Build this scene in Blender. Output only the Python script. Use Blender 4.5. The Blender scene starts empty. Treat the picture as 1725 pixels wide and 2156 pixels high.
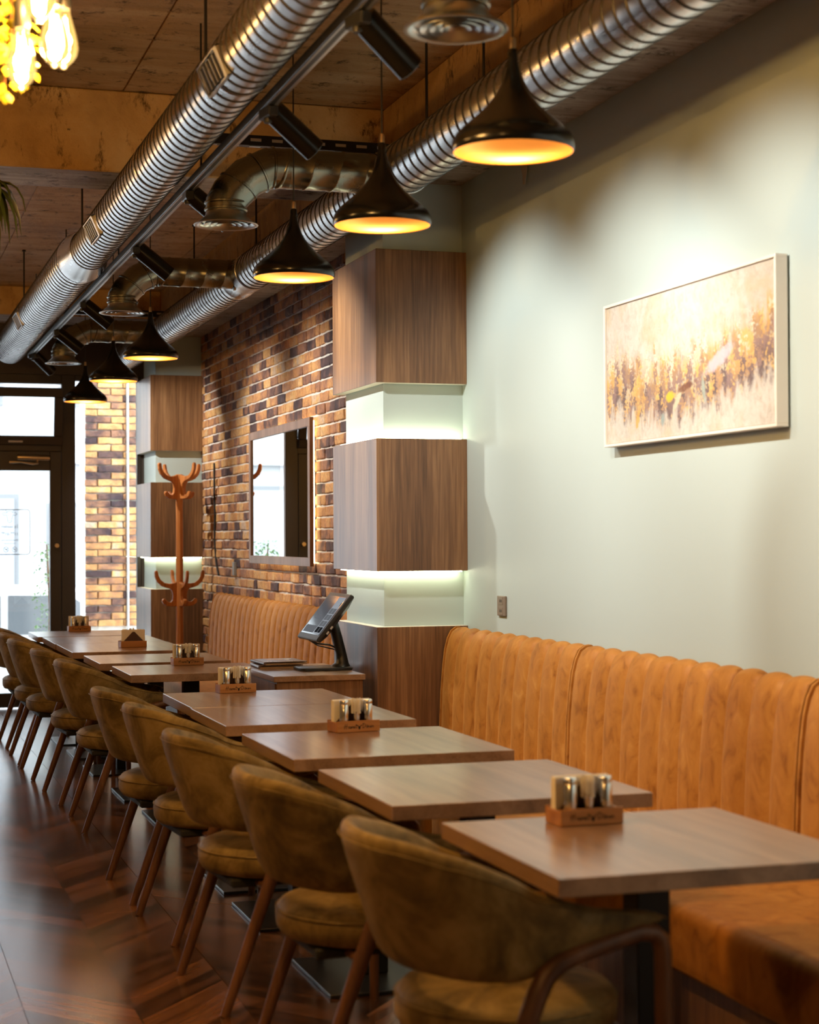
import bpy, bmesh, math, random
from mathutils import Vector, Matrix
R = random.Random(7)
S = bpy.context.scene
COL = S.collection
pi = math.pi

# ------------------------------------------------------------------ camera
YAW, PITCH, ROLL, FPX, CAMH = 0.305185, 0.0143143, -0.0047683, 3700.2, 1.40873
fw = Vector((math.sin(YAW)*math.cos(PITCH), math.cos(YAW)*math.cos(PITCH), math.sin(PITCH)))
rt = Vector((math.cos(YAW), -math.sin(YAW), 0)); up = rt.cross(fw)
r2 = rt*math.cos(ROLL)+up*math.sin(ROLL); u2 = -rt*math.sin(ROLL)+up*math.cos(ROLL)
cd = bpy.data.cameras.new('camera'); cam = bpy.data.objects.new('camera', cd); COL.objects.link(cam)
m3 = Matrix((r2, u2, -fw)).transposed()
cam.matrix_world = Matrix.Translation((0, 0, CAMH)) @ m3.to_4x4()
cd.sensor_fit = 'VERTICAL'; cd.sensor_height = 36.0; cd.lens = FPX/2156*36.0
cd.clip_start = 0.05; cd.clip_end = 300
cd.dof.use_dof = True; cd.dof.focus_distance = 8.6; cd.dof.aperture_fstop = 3.8
S.camera = cam
# ------------------------------------------------------------------ sky / exposure
W = bpy.data.worlds.new('overcast_sky'); S.world = W; W.use_nodes = True
bg = W.node_tree.nodes['Background']; bg.inputs[0].default_value = (0.86, 0.93, 1.0, 1); bg.inputs[1].default_value = 9.0
S.view_settings.view_transform = 'Standard'; S.view_settings.look = 'None'
S.view_settings.exposure = 0.2; S.view_settings.gamma = 1.0; S.view_settings.use_curve_mapping = False
S.cycles.max_bounces = 8; S.cycles.diffuse_bounces = 5; S.cycles.glossy_bounces = 5; S.cycles.transparent_max_bounces = 12
S.cycles.caustics_reflective = False; S.cycles.caustics_refractive = False
S.cycles.sample_clamp_indirect = 4.0
SPOT_W, PEND_W, EDI_W = 94.0, 4.2, 29.0

# ------------------------------------------------------------------ mesh helpers
class MB:
    def __init__(s): s.v = []; s.f = []; s.m = []
    def add(s, vs, fs, mi=0):
        o = len(s.v); s.v += [tuple(v) for v in vs]
        for f in fs: s.f.append(tuple(i+o for i in f)); s.m.append(mi)
        return s
    def box(s, x0, x1, y0, y1, z0, z1, mi=0, M=None):
        vs = [Vector((x, y, z)) for z in (z0, z1) for y in (y0, y1) for x in (x0, x1)]
        if M is not None: vs = [M @ v for v in vs]
        return s.add(vs, [(0,2,3,1),(4,5,7,6),(0,1,5,4),(2,6,7,3),(0,4,6,2),(1,3,7,5)], mi)
    def tube(s, pts, rad, n=10, mi=0, cap=True, flat=1.0):
        P = [Vector(p) for p in pts]; k = len(P)
        if not hasattr(rad, '__len__'): rad = [rad]*k
        T = []
        for i in range(k):
            a = P[max(i-1, 0)]; b = P[min(i+1, k-1)]; T.append((b-a).normalized())
        ref = Vector((0, 0, 1)) if abs(T[0].z) < .9 else Vector((1, 0, 0))
        N = (ref - T[0]*ref.dot(T[0])).normalized(); vs = []
        for i in range(k):
            N = (N - T[i]*N.dot(T[i])).normalized(); B = T[i].cross(N)
            for j in range(n):
                a = 2*pi*j/n; vs.append(P[i]+(N*math.cos(a)*flat+B*math.sin(a))*rad[i])
        fs = [(i*n+j, i*n+(j+1) % n, (i+1)*n+(j+1) % n, (i+1)*n+j) for i in range(k-1) for j in range(n)]
        if cap: fs += [tuple(range(n))[::-1], tuple((k-1)*n+j for j in range(n))]
        return s.add(vs, fs, mi)
    def lathe(s, prof, n=32, mi=0, M=None, close=False):
        vs = []
        for r, z in prof:
            for j in range(n):
                a = 2*pi*j/n; v = Vector((r*math.cos(a), r*math.sin(a), z)); vs.append(M @ v if M is not None else v)
        k = len(prof)
        fs = [(i*n+j, i*n+(j+1) % n, (i+1)*n+(j+1) % n, (i+1)*n+j) for i in range(k-1) for j in range(n)]
        if prof[0][0] > 1e-5 and close: fs.append(tuple(range(n))[::-1])
        if prof[-1][0] > 1e-5 and close: fs.append(tuple((k-1)*n+j for j in range(n)))
        return s.add(vs, fs, mi)
    def cyl(s, p0, p1, r, n=16, mi=0, r1=None): return s.tube([p0, p1], [r, r if r1 is None else r1], n, mi)
    def prism(s, poly, d, M=None, mi=0):          # polygon in local xy, extruded along local z 0..d
        n = len(poly); vs = [Vector((x, y, z)) for z in (0, d) for x, y in poly]
        if M is not None: vs = [M @ v for v in vs]
        return s.add(vs, [tuple(range(n))[::-1], tuple(range(n, 2*n))]+[(i, (i+1) % n, n+(i+1) % n, n+i) for i in range(n)], mi)
    def loft(s, loops, mi=0, cap=True):
        n = len(loops[0]); k = len(loops); vs = [v for L in loops for v in L]
        fs = [(i*n+j, i*n+(j+1) % n, (i+1)*n+(j+1) % n, (i+1)*n+j) for i in range(k-1) for j in range(n)]
        if cap: fs += [tuple(range(n))[::-1], tuple((k-1)*n+j for j in range(n))]
        return s.add(vs, fs, mi)
    def mesh(s, name, mats, smooth=None, bevel=0, seg=1, weld=False):
        me = bpy.data.meshes.new(name); me.from_pydata(s.v, [], s.f)
        if not isinstance(mats, (list, tuple)): mats = [mats]
        for m in mats: me.materials.append(m)
        me.polygons.foreach_set('material_index', s.m)
        bm = bmesh.new(); bm.from_mesh(me)
        if weld: bmesh.ops.remove_doubles(bm, verts=bm.verts, dist=1e-5)
        bmesh.ops.recalc_face_normals(bm, faces=bm.faces)
        if bevel: bmesh.ops.bevel(bm, geom=[e for e in bm.edges if len(e.link_faces) == 2 and e.calc_face_angle(0) > .6], offset=bevel, segments=seg, affect='EDGES', profile=.6, clamp_overlap=True)
        bm.to_mesh(me); bm.free()
        if smooth is not None:
            me.shade_smooth()
            if smooth < 180: me.set_sharp_from_angle(angle=math.radians(smooth))
        return me
    def build(s, name, mats, parent=None, smooth=None, bevel=0, seg=1, loc=None, rot=None, weld=False):
        return link(name, s.mesh(name, mats, smooth, bevel, seg, weld), parent, loc, rot)
def link(name, me, parent=None, loc=None, rot=None):
    o = bpy.data.objects.new(name, me); COL.objects.link(o)
    if parent is not None: o.parent = parent
    if loc is not None: o.location = loc
    if rot is not None: o.rotation_euler = rot
    return o
def empty(name, label, cat, loc=(0, 0, 0), rz=0, group=None):
    o = bpy.data.objects.new(name, None); COL.objects.link(o); o.location = loc; o.rotation_euler = (0, 0, rz)
    o.empty_display_size = .05
    return tag(o, label, cat, group)
def tag(o, label=None, cat=None, group=None, kind=None):
    for k, v in (('label', label), ('category', cat), ('group', group), ('kind', kind)):
        if v: o[k] = v
    return o
def struct(o, label=None, cat=None): return tag(o, label, cat, kind='structure')
def copy_tree(o, parent=None):
    c = o.copy(); COL.objects.link(c); c.parent = parent
    for ch in list(o.children): copy_tree(ch, c)
    return c
def subsurf(o, n=1):
    m = o.modifiers.new('sub', 'SUBSURF'); m.levels = n; m.render_levels = n; return o
def smoothstep(a, b, x):
    t = max(0, min(1, (x-a)/(b-a))); return t*t*(3-2*t)
def interp(x, tab):
    if x <= tab[0][0]: return tab[0][1]
    for (a, va), (b, vb) in zip(tab, tab[1:]):
        if x <= b: t = (x-a)/(b-a); t = t*t*(3-2*t)*.5+t*.5; return va+(vb-va)*t
    return tab[-1][1]

# ------------------------------------------------------------------ material helpers
class NT:
    def __init__(s, name):
        s.m = bpy.data.materials.new(name); s.m.use_nodes = True; s.t = s.m.node_tree
        s.b = s.t.nodes['Principled BSDF']; s.out = s.t.nodes['Material Output']
    def n(s, ty, **kw):
        nd = s.t.nodes.new(ty)
        for k, v in kw.items():
            if k.startswith('i_'):
                key = k[2:]; key = int(key) if key.isdigit() else key.replace('_', ' ')
                s.set(nd.inputs[key], v)
            else: setattr(nd, k, v)
        return nd
    def set(s, inp, v):
        if isinstance(v, bpy.types.NodeSocket): s.t.links.new(v, inp)
        elif isinstance(v, bpy.types.Node): s.t.links.new(v.outputs[0], inp)
        else:
            if isinstance(v, (tuple, list)) and len(v) == 3 and inp.type == 'RGBA': v = (*v, 1)
            inp.default_value = v
    def math(s, op, a, b=0.0, c=None):
        nd = s.n('ShaderNodeMath', operation=op); s.set(nd.inputs[0], a); s.set(nd.inputs[1], b)
        if c is not None: s.set(nd.inputs[2], c)
        return nd.outputs[0]
    def coord(s, kind='Object', rnd=True):
        if kind == 'Position': v = s.n('ShaderNodeNewGeometry').outputs['Position']
        else: v = s.n('ShaderNodeTexCoord').outputs[kind]
        if rnd and kind == 'Object':
            r = s.n('ShaderNodeObjectInfo').outputs['Random']
            a = s.n('ShaderNodeVectorMath', operation='SCALE'); a.inputs[0].default_value = (37, 53, 71); s.set(a.inputs['Scale'], r)
            d = s.n('ShaderNodeVectorMath', operation='ADD'); s.set(d.inputs[0], v); s.set(d.inputs[1], a.outputs[0]); v = d.outputs[0]
        return v
    def map(s, v, scale=(1, 1, 1), loc=(0, 0, 0), rot=(0, 0, 0)):
        nd = s.n('ShaderNodeMapping'); s.set(nd.inputs['Vector'], v)
        nd.inputs['Scale'].default_value = scale; nd.inputs['Location'].default_value = loc; nd.inputs['Rotation'].default_value = rot
        return nd.outputs[0]
    def noise(s, v, scale=5, detail=4, rough=.55, dist=0.0, out=0):
        nd = s.n('ShaderNodeTexNoise'); s.set(nd.inputs['Vector'], v)
        for k, x in (('Scale', scale), ('Detail', detail), ('Roughness', rough), ('Distortion', dist)): nd.inputs[k].default_value = x
        return nd.outputs[out]
    def ramp(s, f, stops, interp='LINEAR'):
        nd = s.n('ShaderNodeValToRGB'); s.set(nd.inputs[0], f); cr = nd.color_ramp; cr.interpolation = interp
        while len(cr.elements) < len(stops): cr.elements.new(.5)
        for e, (p, c) in zip(cr.elements, stops):
            e.position = p; e.color = (*c, 1) if len(c) == 3 else c
        return nd.outputs[0]
    def mix(s, f, a, b, mode='MIX'):
        nd = s.n('ShaderNodeMix', data_type='RGBA', blend_type=mode); s.set(nd.inputs['Factor'], f); s.set(nd.inputs['A'], a); s.set(nd.inputs['B'], b)
        return nd.outputs['Result']
    def bump(s, h, st=.2, d=.01):
        nd = s.n('ShaderNodeBump'); s.set(nd.inputs['Height'], h); nd.inputs['Strength'].default_value = st; nd.inputs['Distance'].default_value = d
        s.t.links.new(nd.outputs[0], s.b.inputs['Normal']); return nd
    def fin(s, color=None, rough=None, metal=None, spec=None, **kw):
        for k, v in (('Base Color', color), ('Roughness', rough), ('Metallic', metal), ('Specular IOR Level', spec)):
            if v is not None: s.set(s.b.inputs[k], v)
        for k, v in kw.items(): s.set(s.b.inputs[k.replace('_', ' ')], v)
        return s.m
def plain(name, c, rough=.5, metal=0, spec=.5, **kw): return NT(name).fin(c, rough, metal, spec, **kw)
def wood(name, dark, mid, light, axis='Z', gs=1.0, rough=.4, bump=.08, spec=.4, streak=.5, coat=0, crough=.2):
    t = NT(name); v = t.coord('Object')
    sc = {'X': (.55, 9, 9), 'Y': (9, .55, 9), 'Z': (9, 9, .55)}[axis]; fine = {'X': (6, 160, 160), 'Y': (160, 6, 160), 'Z': (160, 160, 6)}[axis]
    big = t.noise(t.map(v, [a*gs for a in sc]), 1.0, 5, .6, .6)
    fi = t.noise(t.map(v, [a*gs for a in fine]), 1.0, 3, .6)
    f = t.math('ADD', t.math('MULTIPLY', big, 1.0), t.math('MULTIPLY', t.math('SUBTRACT', fi, .5), streak))
    c = t.ramp(f, [(.30, dark), (.50, mid), (.70, light)])
    t.bump(fi, bump, .002)
    return t.fin(c, rough, 0, spec, Coat_Weight=coat, Coat_Roughness=crough, Coat_IOR=1.6)
def emis(name, c, st):
    t = NT(name); return t.fin((0, 0, 0), .5, 0, 0, Emission_Color=c, Emission_Strength=st)

def glass_mat(name, tint=(1, 1, 1), refl=1.0, ior=1.5, glow=None):
    t = NT(name); t.t.nodes.remove(t.b)
    tr = t.n('ShaderNodeBsdfTransparent', i_0=tint); gl = t.n('ShaderNodeBsdfGlossy'); gl.inputs['Roughness'].default_value = .01
    fr = t.n('ShaderNodeFresnel', i_IOR=ior); f = t.math('MULTIPLY', fr.outputs[0], refl)
    mx = t.n('ShaderNodeMixShader'); t.set(mx.inputs[0], f); t.set(mx.inputs[1], tr); t.set(mx.inputs[2], gl)
    sh = mx.outputs[0]
    if glow:
        em = t.n('ShaderNodeEmission', i_0=glow[0], i_1=glow[1]); ad = t.n('ShaderNodeAddShader'); t.set(ad.inputs[0], sh); t.set(ad.inputs[1], em.outputs[0]); sh = ad.outputs[0]
    t.t.links.new(sh, t.out.inputs[0]); return t.m

# ------------------------------------------------------------------ materials
M = {}
def concrete(name, a, b, c, grain, stains=True):
    t = NT(name); v = t.coord('Position')
    n1 = t.noise(t.map(v, grain), 1.0, 6, .65, .4); n2 = t.noise(v, .9, 5, .6, .5)
    f = t.math('ADD', t.math('MULTIPLY', n1, .45), t.math('MULTIPLY', n2, .55))
    col = t.ramp(f, [(.34, a), (.5, b), (.64, c)])
    if stains:
        sp = t.noise(t.map(v, (5, 5, 2.2)), 2.0, 6, .75, .3)
        col = t.mix(t.ramp(sp, [(.55, (0, 0, 0)), (.66, (1, 1, 1))]), col, (a[0]*.35, a[1]*.33, a[2]*.3))
    pit = t.noise(v, 22, 3, .6); col = t.mix(t.ramp(pit, [(.70, (0, 0, 0)), (.75, (.8, .8, .8))]), col, (a[0]*.2, a[1]*.2, a[2]*.2))
    t.bump(t.math('ADD', n1, pit), .6, .012)
    return t.fin(col, .62, 0, .3)
M['slab'] = concrete('form_board_concrete', (.20, .115, .045), (.41, .25, .115), (.56, .39, .22), (1.2, 9, 3))
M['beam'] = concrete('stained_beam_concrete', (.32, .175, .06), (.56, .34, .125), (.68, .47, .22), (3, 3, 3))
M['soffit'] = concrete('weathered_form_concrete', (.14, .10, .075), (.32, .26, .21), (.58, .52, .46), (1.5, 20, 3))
def plaster(name, c):
    t = NT(name); v = t.coord('Position'); n = t.noise(v, 60, 3, .6); m = t.noise(v, .7, 3, .5)
    col = t.mix(t.math('MULTIPLY', m, .35), c, (c[0]*.88, c[1]*.9, c[2]*.88)); t.bump(n, .05, .004)
    return t.fin(col, .5, 0, .35)
M['green'] = plaster('sage_green_paint', (.46, .55, .53))
M['white_wall'] = plaster('dim_taupe_paint', (.22, .20, .17))
M['dark_wall'] = plaster('dark_umber_paint', (.055, .042, .034))
M['mortar'] = concrete('grey_mortar', (.58, .54, .48), (.70, .66, .60), (.80, .76, .70), (12, 12, 12), False)
def brick_mat():
    t = NT('flashed_brick'); v = t.coord('Position')
    r = t.n('ShaderNodeNewGeometry').outputs['Random Per Island']; r2 = t.n('ShaderNodeObjectInfo').outputs['Random']
    rr = t.math('FRACT', t.math('ADD', t.math('MULTIPLY', r, 3.7), t.math('MULTIPLY', r2, 7.3)))
    n1 = t.noise(t.map(v, (6, 6, 6)), 1.0, 4, .6, .6); n2 = t.noise(v, 55, 5, .65)
    f = t.math('ADD', t.math('ADD', t.math('MULTIPLY', rr, .72), .06), t.math('MULTIPLY', t.math('SUBTRACT', n1, .5), 1.15))
    c = t.ramp(f, [(.0, (.055, .034, .040)), (.17, (.13, .068, .058)), (.34, (.36, .17, .095)), (.52, (.58, .28, .11)), (.72, (.72, .42, .16)), (.9, (.58, .42, .30))])
    c = t.mix(t.ramp(n2, [(.38, (.55, .55, .55)), (.62, (0, 0, 0))]), c, t.mix(.55, c, (.03, .02, .018)))
    t.bump(n2, .5, .006)
    return t.fin(c, .72, 0, .3)
M['brick'] = brick_mat()
def floor_mat():
    t = NT('chevron_wood_look_tile'); v = t.coord('Position'); sx = t.n('ShaderNodeSeparateXYZ'); t.set(sx.inputs[0], v)
    X, Y = sx.outputs[0], sx.outputs[1]
    q = t.math('FRACT', t.math('DIVIDE', t.math('SUBTRACT', X, .478), .637)); d = t.math('SUBTRACT', q, .5)
    side = t.math('SIGN', d); h = t.math('MULTIPLY', t.math('ABSOLUTE', d), .637)
    col = t.math('FLOOR', t.math('DIVIDE', t.math('SUBTRACT', X, .478), .637))
    w = t.math('SUBTRACT', Y, t.math('MULTIPLY', h, 1.2)); wi = t.math('DIVIDE', w, .1563); idx = t.math('FLOOR', wi)
    cx = t.n('ShaderNodeCombineXYZ'); t.set(cx.inputs[0], idx); t.set(cx.inputs[1], side); t.set(cx.inputs[2], col)
    wn = t.n('ShaderNodeTexWhiteNoise', noise_dimensions='3D'); t.set(wn.inputs['Vector'], cx.outputs[0])
    g = t.n('ShaderNodeCombineXYZ'); t.set(g.inputs[0], t.math('MULTIPLY', t.math('ADD', h, t.math('MULTIPLY', w, .25)), 2.4)); t.set(g.inputs[1], t.math('MULTIPLY', w, 13.0)); t.set(g.inputs[2], t.math('ADD', t.math('MULTIPLY', wn.outputs[0], 40), t.math('MULTIPLY', col, 3.1)))
    n1 = t.noise(g.outputs[0], 1.0, 4, .55, .4)
    f = t.math('ADD', t.math('MULTIPLY', n1, .62), t.math('MULTIPLY', wn.outputs[0], .26))
    c = t.ramp(f, [(.28, (.040, .018, .010)), (.42, (.125, .055, .028)), (.54, (.22, .098, .048)), (.68, (.32, .155, .076))])
    gap = t.math('LESS_THAN', t.math('FRACT', wi), .012); c = t.mix(gap, c, (.03, .014, .008))
    sp = t.math('LESS_THAN', h, .0022); c = t.mix(sp, c, (.03, .014, .008))
    return t.fin(c, t.math('ADD', .185, t.math('MULTIPLY', n1, .04)), 0, .5, IOR=1.8)
M['floor'] = floor_mat()
M['grout'] = plain('brown_grout', (.05, .03, .02), .8)
M['table'] = wood('walnut_laminate', (.19, .105, .054), (.31, .18, .10), (.42, .26, .155), 'Y', 1.0, .28, .02, .5, .3, .5, .2)
M['clad'] = wood('rustic_oak_cladding', (.08, .036, .015), (.18, .088, .038), (.31, .165, .072), 'Z', .55, .38, .12, .45, .55, .35, .25)
M['chairwood'] = wood('walnut_stained_beech', (.065, .027, .012), (.125, .054, .024), (.195, .09, .042), 'Z', 1.5, .38, .04, .45, .4)
M['coatwood'] = wood('honey_oak', (.30, .095, .022), (.48, .17, .042), (.58, .23, .068), 'Z', 2.0, .4, .06, .45, .35)
M['caddywood'] = wood('oiled_bamboo', (.30, .12, .035), (.42, .19, .06), (.52, .26, .10), 'X', 2.0, .45, .05, .4, .35)
M['framewood'] = wood('walnut_frame', (.13, .065, .033), (.21, .11, .06), (.30, .17, .10), 'Z', 1.0, .4, .05, .4, .4)
def suede(name, a, b, c, rough, sheen, sc):
    t = NT(name); v = t.coord('Object'); n1 = t.noise(v, sc, 5, .62, .8); n2 = t.noise(v, sc*9, 3, .6)
    col = t.ramp(t.math('ADD', n1, t.math('MULTIPLY', t.math('SUBTRACT', n2, .5), .12)), [(.34, a), (.50, b), (.66, c)])
    t.bump(n2, .08, .003)
    return t.fin(col, rough, 0, .3, Sheen_Weight=sheen, Sheen_Roughness=.45, Sheen_Tint=c)
M['olive'] = suede('olive_suede', (.078, .052, .016), (.195, .132, .043), (.32, .23, .09), .62, .35, 7)
def velvet():
    t = NT('mustard_velvet'); v = t.coord('Object')
    w = t.noise(t.map(v, (13, 13, 9)), 1.0, 5, .6, 1.2); n2 = t.noise(v, 120, 2, .6)
    col = t.ramp(w, [(.28, (.22, .075, .009)), (.44, (.36, .14, .020)), (.60, (.42, .175, .029)), (.78, (.52, .25, .055))])
    t.bump(n2, .05, .002)
    return t.fin(col, .6, 0, .25, Sheen_Weight=.5, Sheen_Roughness=.35, Sheen_Tint=(.9, .5, .15))
M['velvet'] = velvet()
def galv(name, c, rough, var=.12):
    t = NT(name); v = t.coord('Position'); n = t.noise(t.map(v, (14, 2, 14)), 1.0, 5, .65, .3); n2 = t.noise(v, 2.2, 4, .6)
    col = t.mix(n2, c, (c[0]*.72, c[1]*.72, c[2]*.72)); 
    return t.fin(col, t.math('ADD', rough, t.math('MULTIPLY', n, var)), 1.0, .5)
M['duct'] = galv('galvanised_spiral_steel', (.62, .60, .585), .22)
M['seam'] = plain('duct_seam_shading', (.06, .055, .05), .5, .6)  # shading of the spiral ridges, painted as dark metal
M['branch'] = galv('dull_galvanised_steel', (.24, .24, .20), .2)
M['diff'] = plain('diffuser_aluminium', (.5, .5, .48), .3, 1.0)
M['chrome'] = plain('brushed_stainless', (.72, .72, .72), .2, 1.0)
M['gold'] = plain('satin_gold', (.96, .60, .22), .42, 1.0)
M['blk'] = plain('satin_black_enamel', (.005, .0048, .0046), .22, 0, .38)
M['blkm'] = plain('matt_black_metal', (.010, .0095, .009), .42, 0, .4)
M['blkp'] = plain('black_plastic', (.014, .014, .015), .35, 0, .5)
M['frame'] = plain('dark_bronze_aluminium', (.045, .036, .030), .38, .3, .5)
M['zinc'] = plain('zinc_plated_steel', (.55, .55, .55), .35, 1.0)
M['brass'] = plain('aged_brass', (.66, .5, .3), .33, 1.0)
M['paper'] = plain('white_paper_napkin', (.90, .88, .83), .85, 0, .2)
M['pick'] = plain('paper_wrapped_toothpicks', (.88, .85, .78), .8, 0, .2)
M['sauce'] = plain('dark_brown_leatherette', (.075, .035, .028), .45)
M['red'] = plain('red_plastic_lid', (.40, .02, .02), .35)
M['ink'] = plain('burnt_black_print', (.01, .008, .007), .8)
M['whiteink'] = plain('cream_print', (.9, .86, .76), .6)
M['glass'] = glass_mat('window_glass', (.96, .98, .97), 1.6)
M['bulbglass'] = glass_mat('amber_bulb_glass', (1.0, .90, .66), 1.4, glow=((1.0, .62, .20), .28))
M['mirror'] = plain('silvered_mirror', (.93, .94, .94), .004, 1.0)
M['led'] = emis('led_strip_glow', (1.0, .97, .66), 24.0)
M['ledw'] = emis('warm_led_glow', (1.0, .80, .45), 9.0)
M['filament'] = emis('glowing_filament', (1.0, .62, .24), 60.0)
M['bulb'] = emis('warm_lamp_bulb', (1.0, .66, .30), 8.0)
M['lens'] = emis('spot_lens_glow', (1.0, .93, .82), 6.0)
M['white'] = plain('white_lacquer', (.80, .76, .68), .45)
M['canvasedge'] = plain('raw_canvas', (.66, .62, .52), .8)
M['outlet'] = plain('taupe_plastic', (.20, .155, .115), .4)
M['hole'] = plain('socket_black', (.01, .01, .01), .7)
M['tape'] = plain('masking_tape', (.62, .53, .38), .7)
M['screen'] = None
# ================================================================== SETTING
XW, XL, YB, YF, ZS, ZB = 2.71, -3.2, -2.5, 14.9, 3.43, 3.056
fl = struct(MB().box(XL, XW, YB, YF, -.15, -.006).build('floor', M['grout']))
TX, TY = .637, 1.25
tile = MB().box(.001, TX-.001, .001, TY-.001, -.02, 0).mesh('floor_tile', M['floor'])
k0 = math.floor((XL-.478)/TX)+1; j0 = math.floor((YB-5.42)/TY)+1
for k in range(k0, 4):
    for j in range(j0, 8):
        x, y = .478+k*TX, 5.42+j*TY
        if x+TX > XW or y+TY > YF: continue
        link('floor_tile', tile, fl, (x, y, 0))
mb = MB()                                            # cut tiles along the edges
for j in range(j0, 8):
    y = 5.42+j*TY; y1 = min(y+TY, YF)-.0012
    MB().box(2.389+.0012, XW, y+.0012, y1, -.02, 0).build('floor_tile', M['floor'], fl)
for k in range(k0, 3): MB().box(.478+k*TX+.0012, .478+(k+1)*TX-.0012, 5.42+7*TY+.0012, YF, -.02, 0).build('floor_tile', M['floor'], fl)

struct(MB().box(XW, XW+.2, YB, 8.12, 0, ZS).build('wall_right', M['green']))
wb = struct(MB().box(XW-.003, XW+.2, 8.12, YF, 0, ZS).build('wall_far_right', M['mortar']))
struct(MB().box(XL-.2, XL, YB, YF, 0, ZS).build('wall_left', M['white_wall']))
struct(MB().box(XL-.2, XW+.2, YB-.2, YB, 0, ZS).build('wall_back', M['white_wall']))
wf = MB().box(XL-.2, XW+.2, YF, YF+.22, 2.785, ZS+.15); wf.box(XL-.2, -2.9, YF, YF+.22, -.1, 2.785); wf.box(2.31, XW+.2, YF, YF+.22, -.1, 2.785)
struct(wf.build('wall_front', M['dark_wall']))
ce = struct(MB().box(XL-.2, XW+.2, YB-.2, YF+.2, ZS+.006, ZS+.2).build('ceiling', M['slab']))
def panels(xs, ys):
    for a, b in zip(xs, xs[1:]):
        for c, d in zip(ys, ys[1:]):
            MB().box(a+.005, b-.005, c+.005, d-.005, ZS-R.uniform(0, .003), ZS+.01).build('formwork_panel', M['slab'], ce)
panels([XL, -2.6, -1.35, -.1, 1.15, 2.4], [YB, 1.5]); panels([XL, -2.6, -1.35, -.1, 1.15, 2.4], [1.92, 4.6, 7.93]); panels([XL, -2.76, -1.51, -.26, .99, 2.24, 2.4], [8.35, 11.0, 14.3])
def beam(name, x0, x1, y0, y1, z0, z1, label):
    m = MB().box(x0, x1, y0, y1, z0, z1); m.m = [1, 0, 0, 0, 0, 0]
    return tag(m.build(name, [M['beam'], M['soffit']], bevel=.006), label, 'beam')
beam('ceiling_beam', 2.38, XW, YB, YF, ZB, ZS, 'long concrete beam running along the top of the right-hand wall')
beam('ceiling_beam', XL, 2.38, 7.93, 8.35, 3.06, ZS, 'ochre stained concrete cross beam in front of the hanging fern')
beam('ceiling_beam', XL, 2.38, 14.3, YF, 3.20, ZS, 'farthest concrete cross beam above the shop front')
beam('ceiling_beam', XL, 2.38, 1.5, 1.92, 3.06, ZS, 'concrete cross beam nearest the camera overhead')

# ---- brick wall: pieces
BL, BH, JO = .213, .0580, .0116
def brick_mesh(L, H, D, nm):
    bm = bmesh.new(); bmesh.ops.create_cube(bm, size=1.0)
    for v in bm.verts: v.co = Vector((v.co.x*D, v.co.y*L, v.co.z*H))
    bmesh.ops.subdivide_edges(bm, edges=[e for e in bm.edges if abs(e.verts[0].co.y-e.verts[1].co.y) > L*.5], cuts=2)
    for v in bm.verts:
        v.co.y += R.uniform(-.004, .004); v.co.z += R.uniform(-.0035, .0035); v.co.x += R.uniform(-.004, .003)
    bmesh.ops.bevel(bm, geom=[e for e in bm.edges if e.calc_face_angle(0) > .8], offset=.005, segments=1, affect='EDGES')
    me = bpy.data.meshes.new(nm); bm.to_mesh(me); bm.free(); me.materials.append(M['brick']); return me
BV = [brick_mesh(BL, BH, .03, 'brick') for _ in range(10)]; BHV = [brick_mesh(.10, BH, .03, 'brick') for _ in range(4)]
spots = []
y0b, y1b = 8.47, 14.86
nz = int((ZB-.02)/(BH+JO))
for i in range(nz+1):
    z = .035+i*(BH+JO)
    if z > ZB-.01: continue
    y = y0b+.11-((i % 2)*.112)+R.uniform(-.006, .006)
    while y < y1b:
        h = R.random() < .13
        L = .10 if h else BL
        spots.append((y+L/2, z, h)); y += L+JO
vis = [s for s in spots if s[0] > 9.65 and s[1] > .93 and not (10.6 < s[0] < 12.0 and 1.35 < s[1] < 2.05) and s[0] < 14.17]
vis.sort(key=lambda s: s[0]); chosen = set(vis[:300]); rest = MB()
for s in spots:
    me = R.choice(BHV if s[2] else BV); x = XW+.0035+R.uniform(-.003, .003)
    if s in chosen: link('brick', me, wb, (x, s[0], s[1]), (R.uniform(-.01, .01), 0, 0))
    else:
        rest.add([(v.co.x+x, v.co.y+s[0], v.co.z+s[1]) for v in me.vertices], [tuple(p.vertices) for p in me.polygons])
tag(rest.build('bricks', M['brick'], wb), kind='stuff')

# ---- pillars clad in timber boxes
def pillar(y0, y1, label, leds):
    p = empty('clad_pillar', label, 'pillar', (2.49, (y0+y1)/2, 0)); px, py = 2.49, (y0+y1)/2
    def B(x0, x1, a, b, z0, z1): return MB().box(x0-px, x1-px, a-py, b-py, z0, z1)
    B(2.322, XW, y0+.06, y1-.06, 0, ZB).build('core', M['green'], p)
    for z0, z1 in ((2.1185, 2.7323), (1.2525, 1.8626), (0, .9977)):
        m = B(2.2704, XW, y0, y1, z0, z1); m.m = [1, 1, 0, 0, 0, 0]
        m.build('cladding_box', [M['clad'], M['canvasedge']], p, bevel=.0015)
    for z0 in leds:
        for a in ((2.30, XW-.02, y0+.024, y0+.034), (2.294, 2.304, y0+.04, y1-.05)):
            B(*a, z0, z0+.005).build('led_strip', M['led'], p)
    return p
pillar(7.7054, 8.472, 'timber clad pillar with glowing sage bands between green wall and brick wall', (1.863, 1.2472))
pillar(14.17, 14.895, 'timber clad pillar beside the shop window behind the coat stand', (1.2472,))

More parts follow.
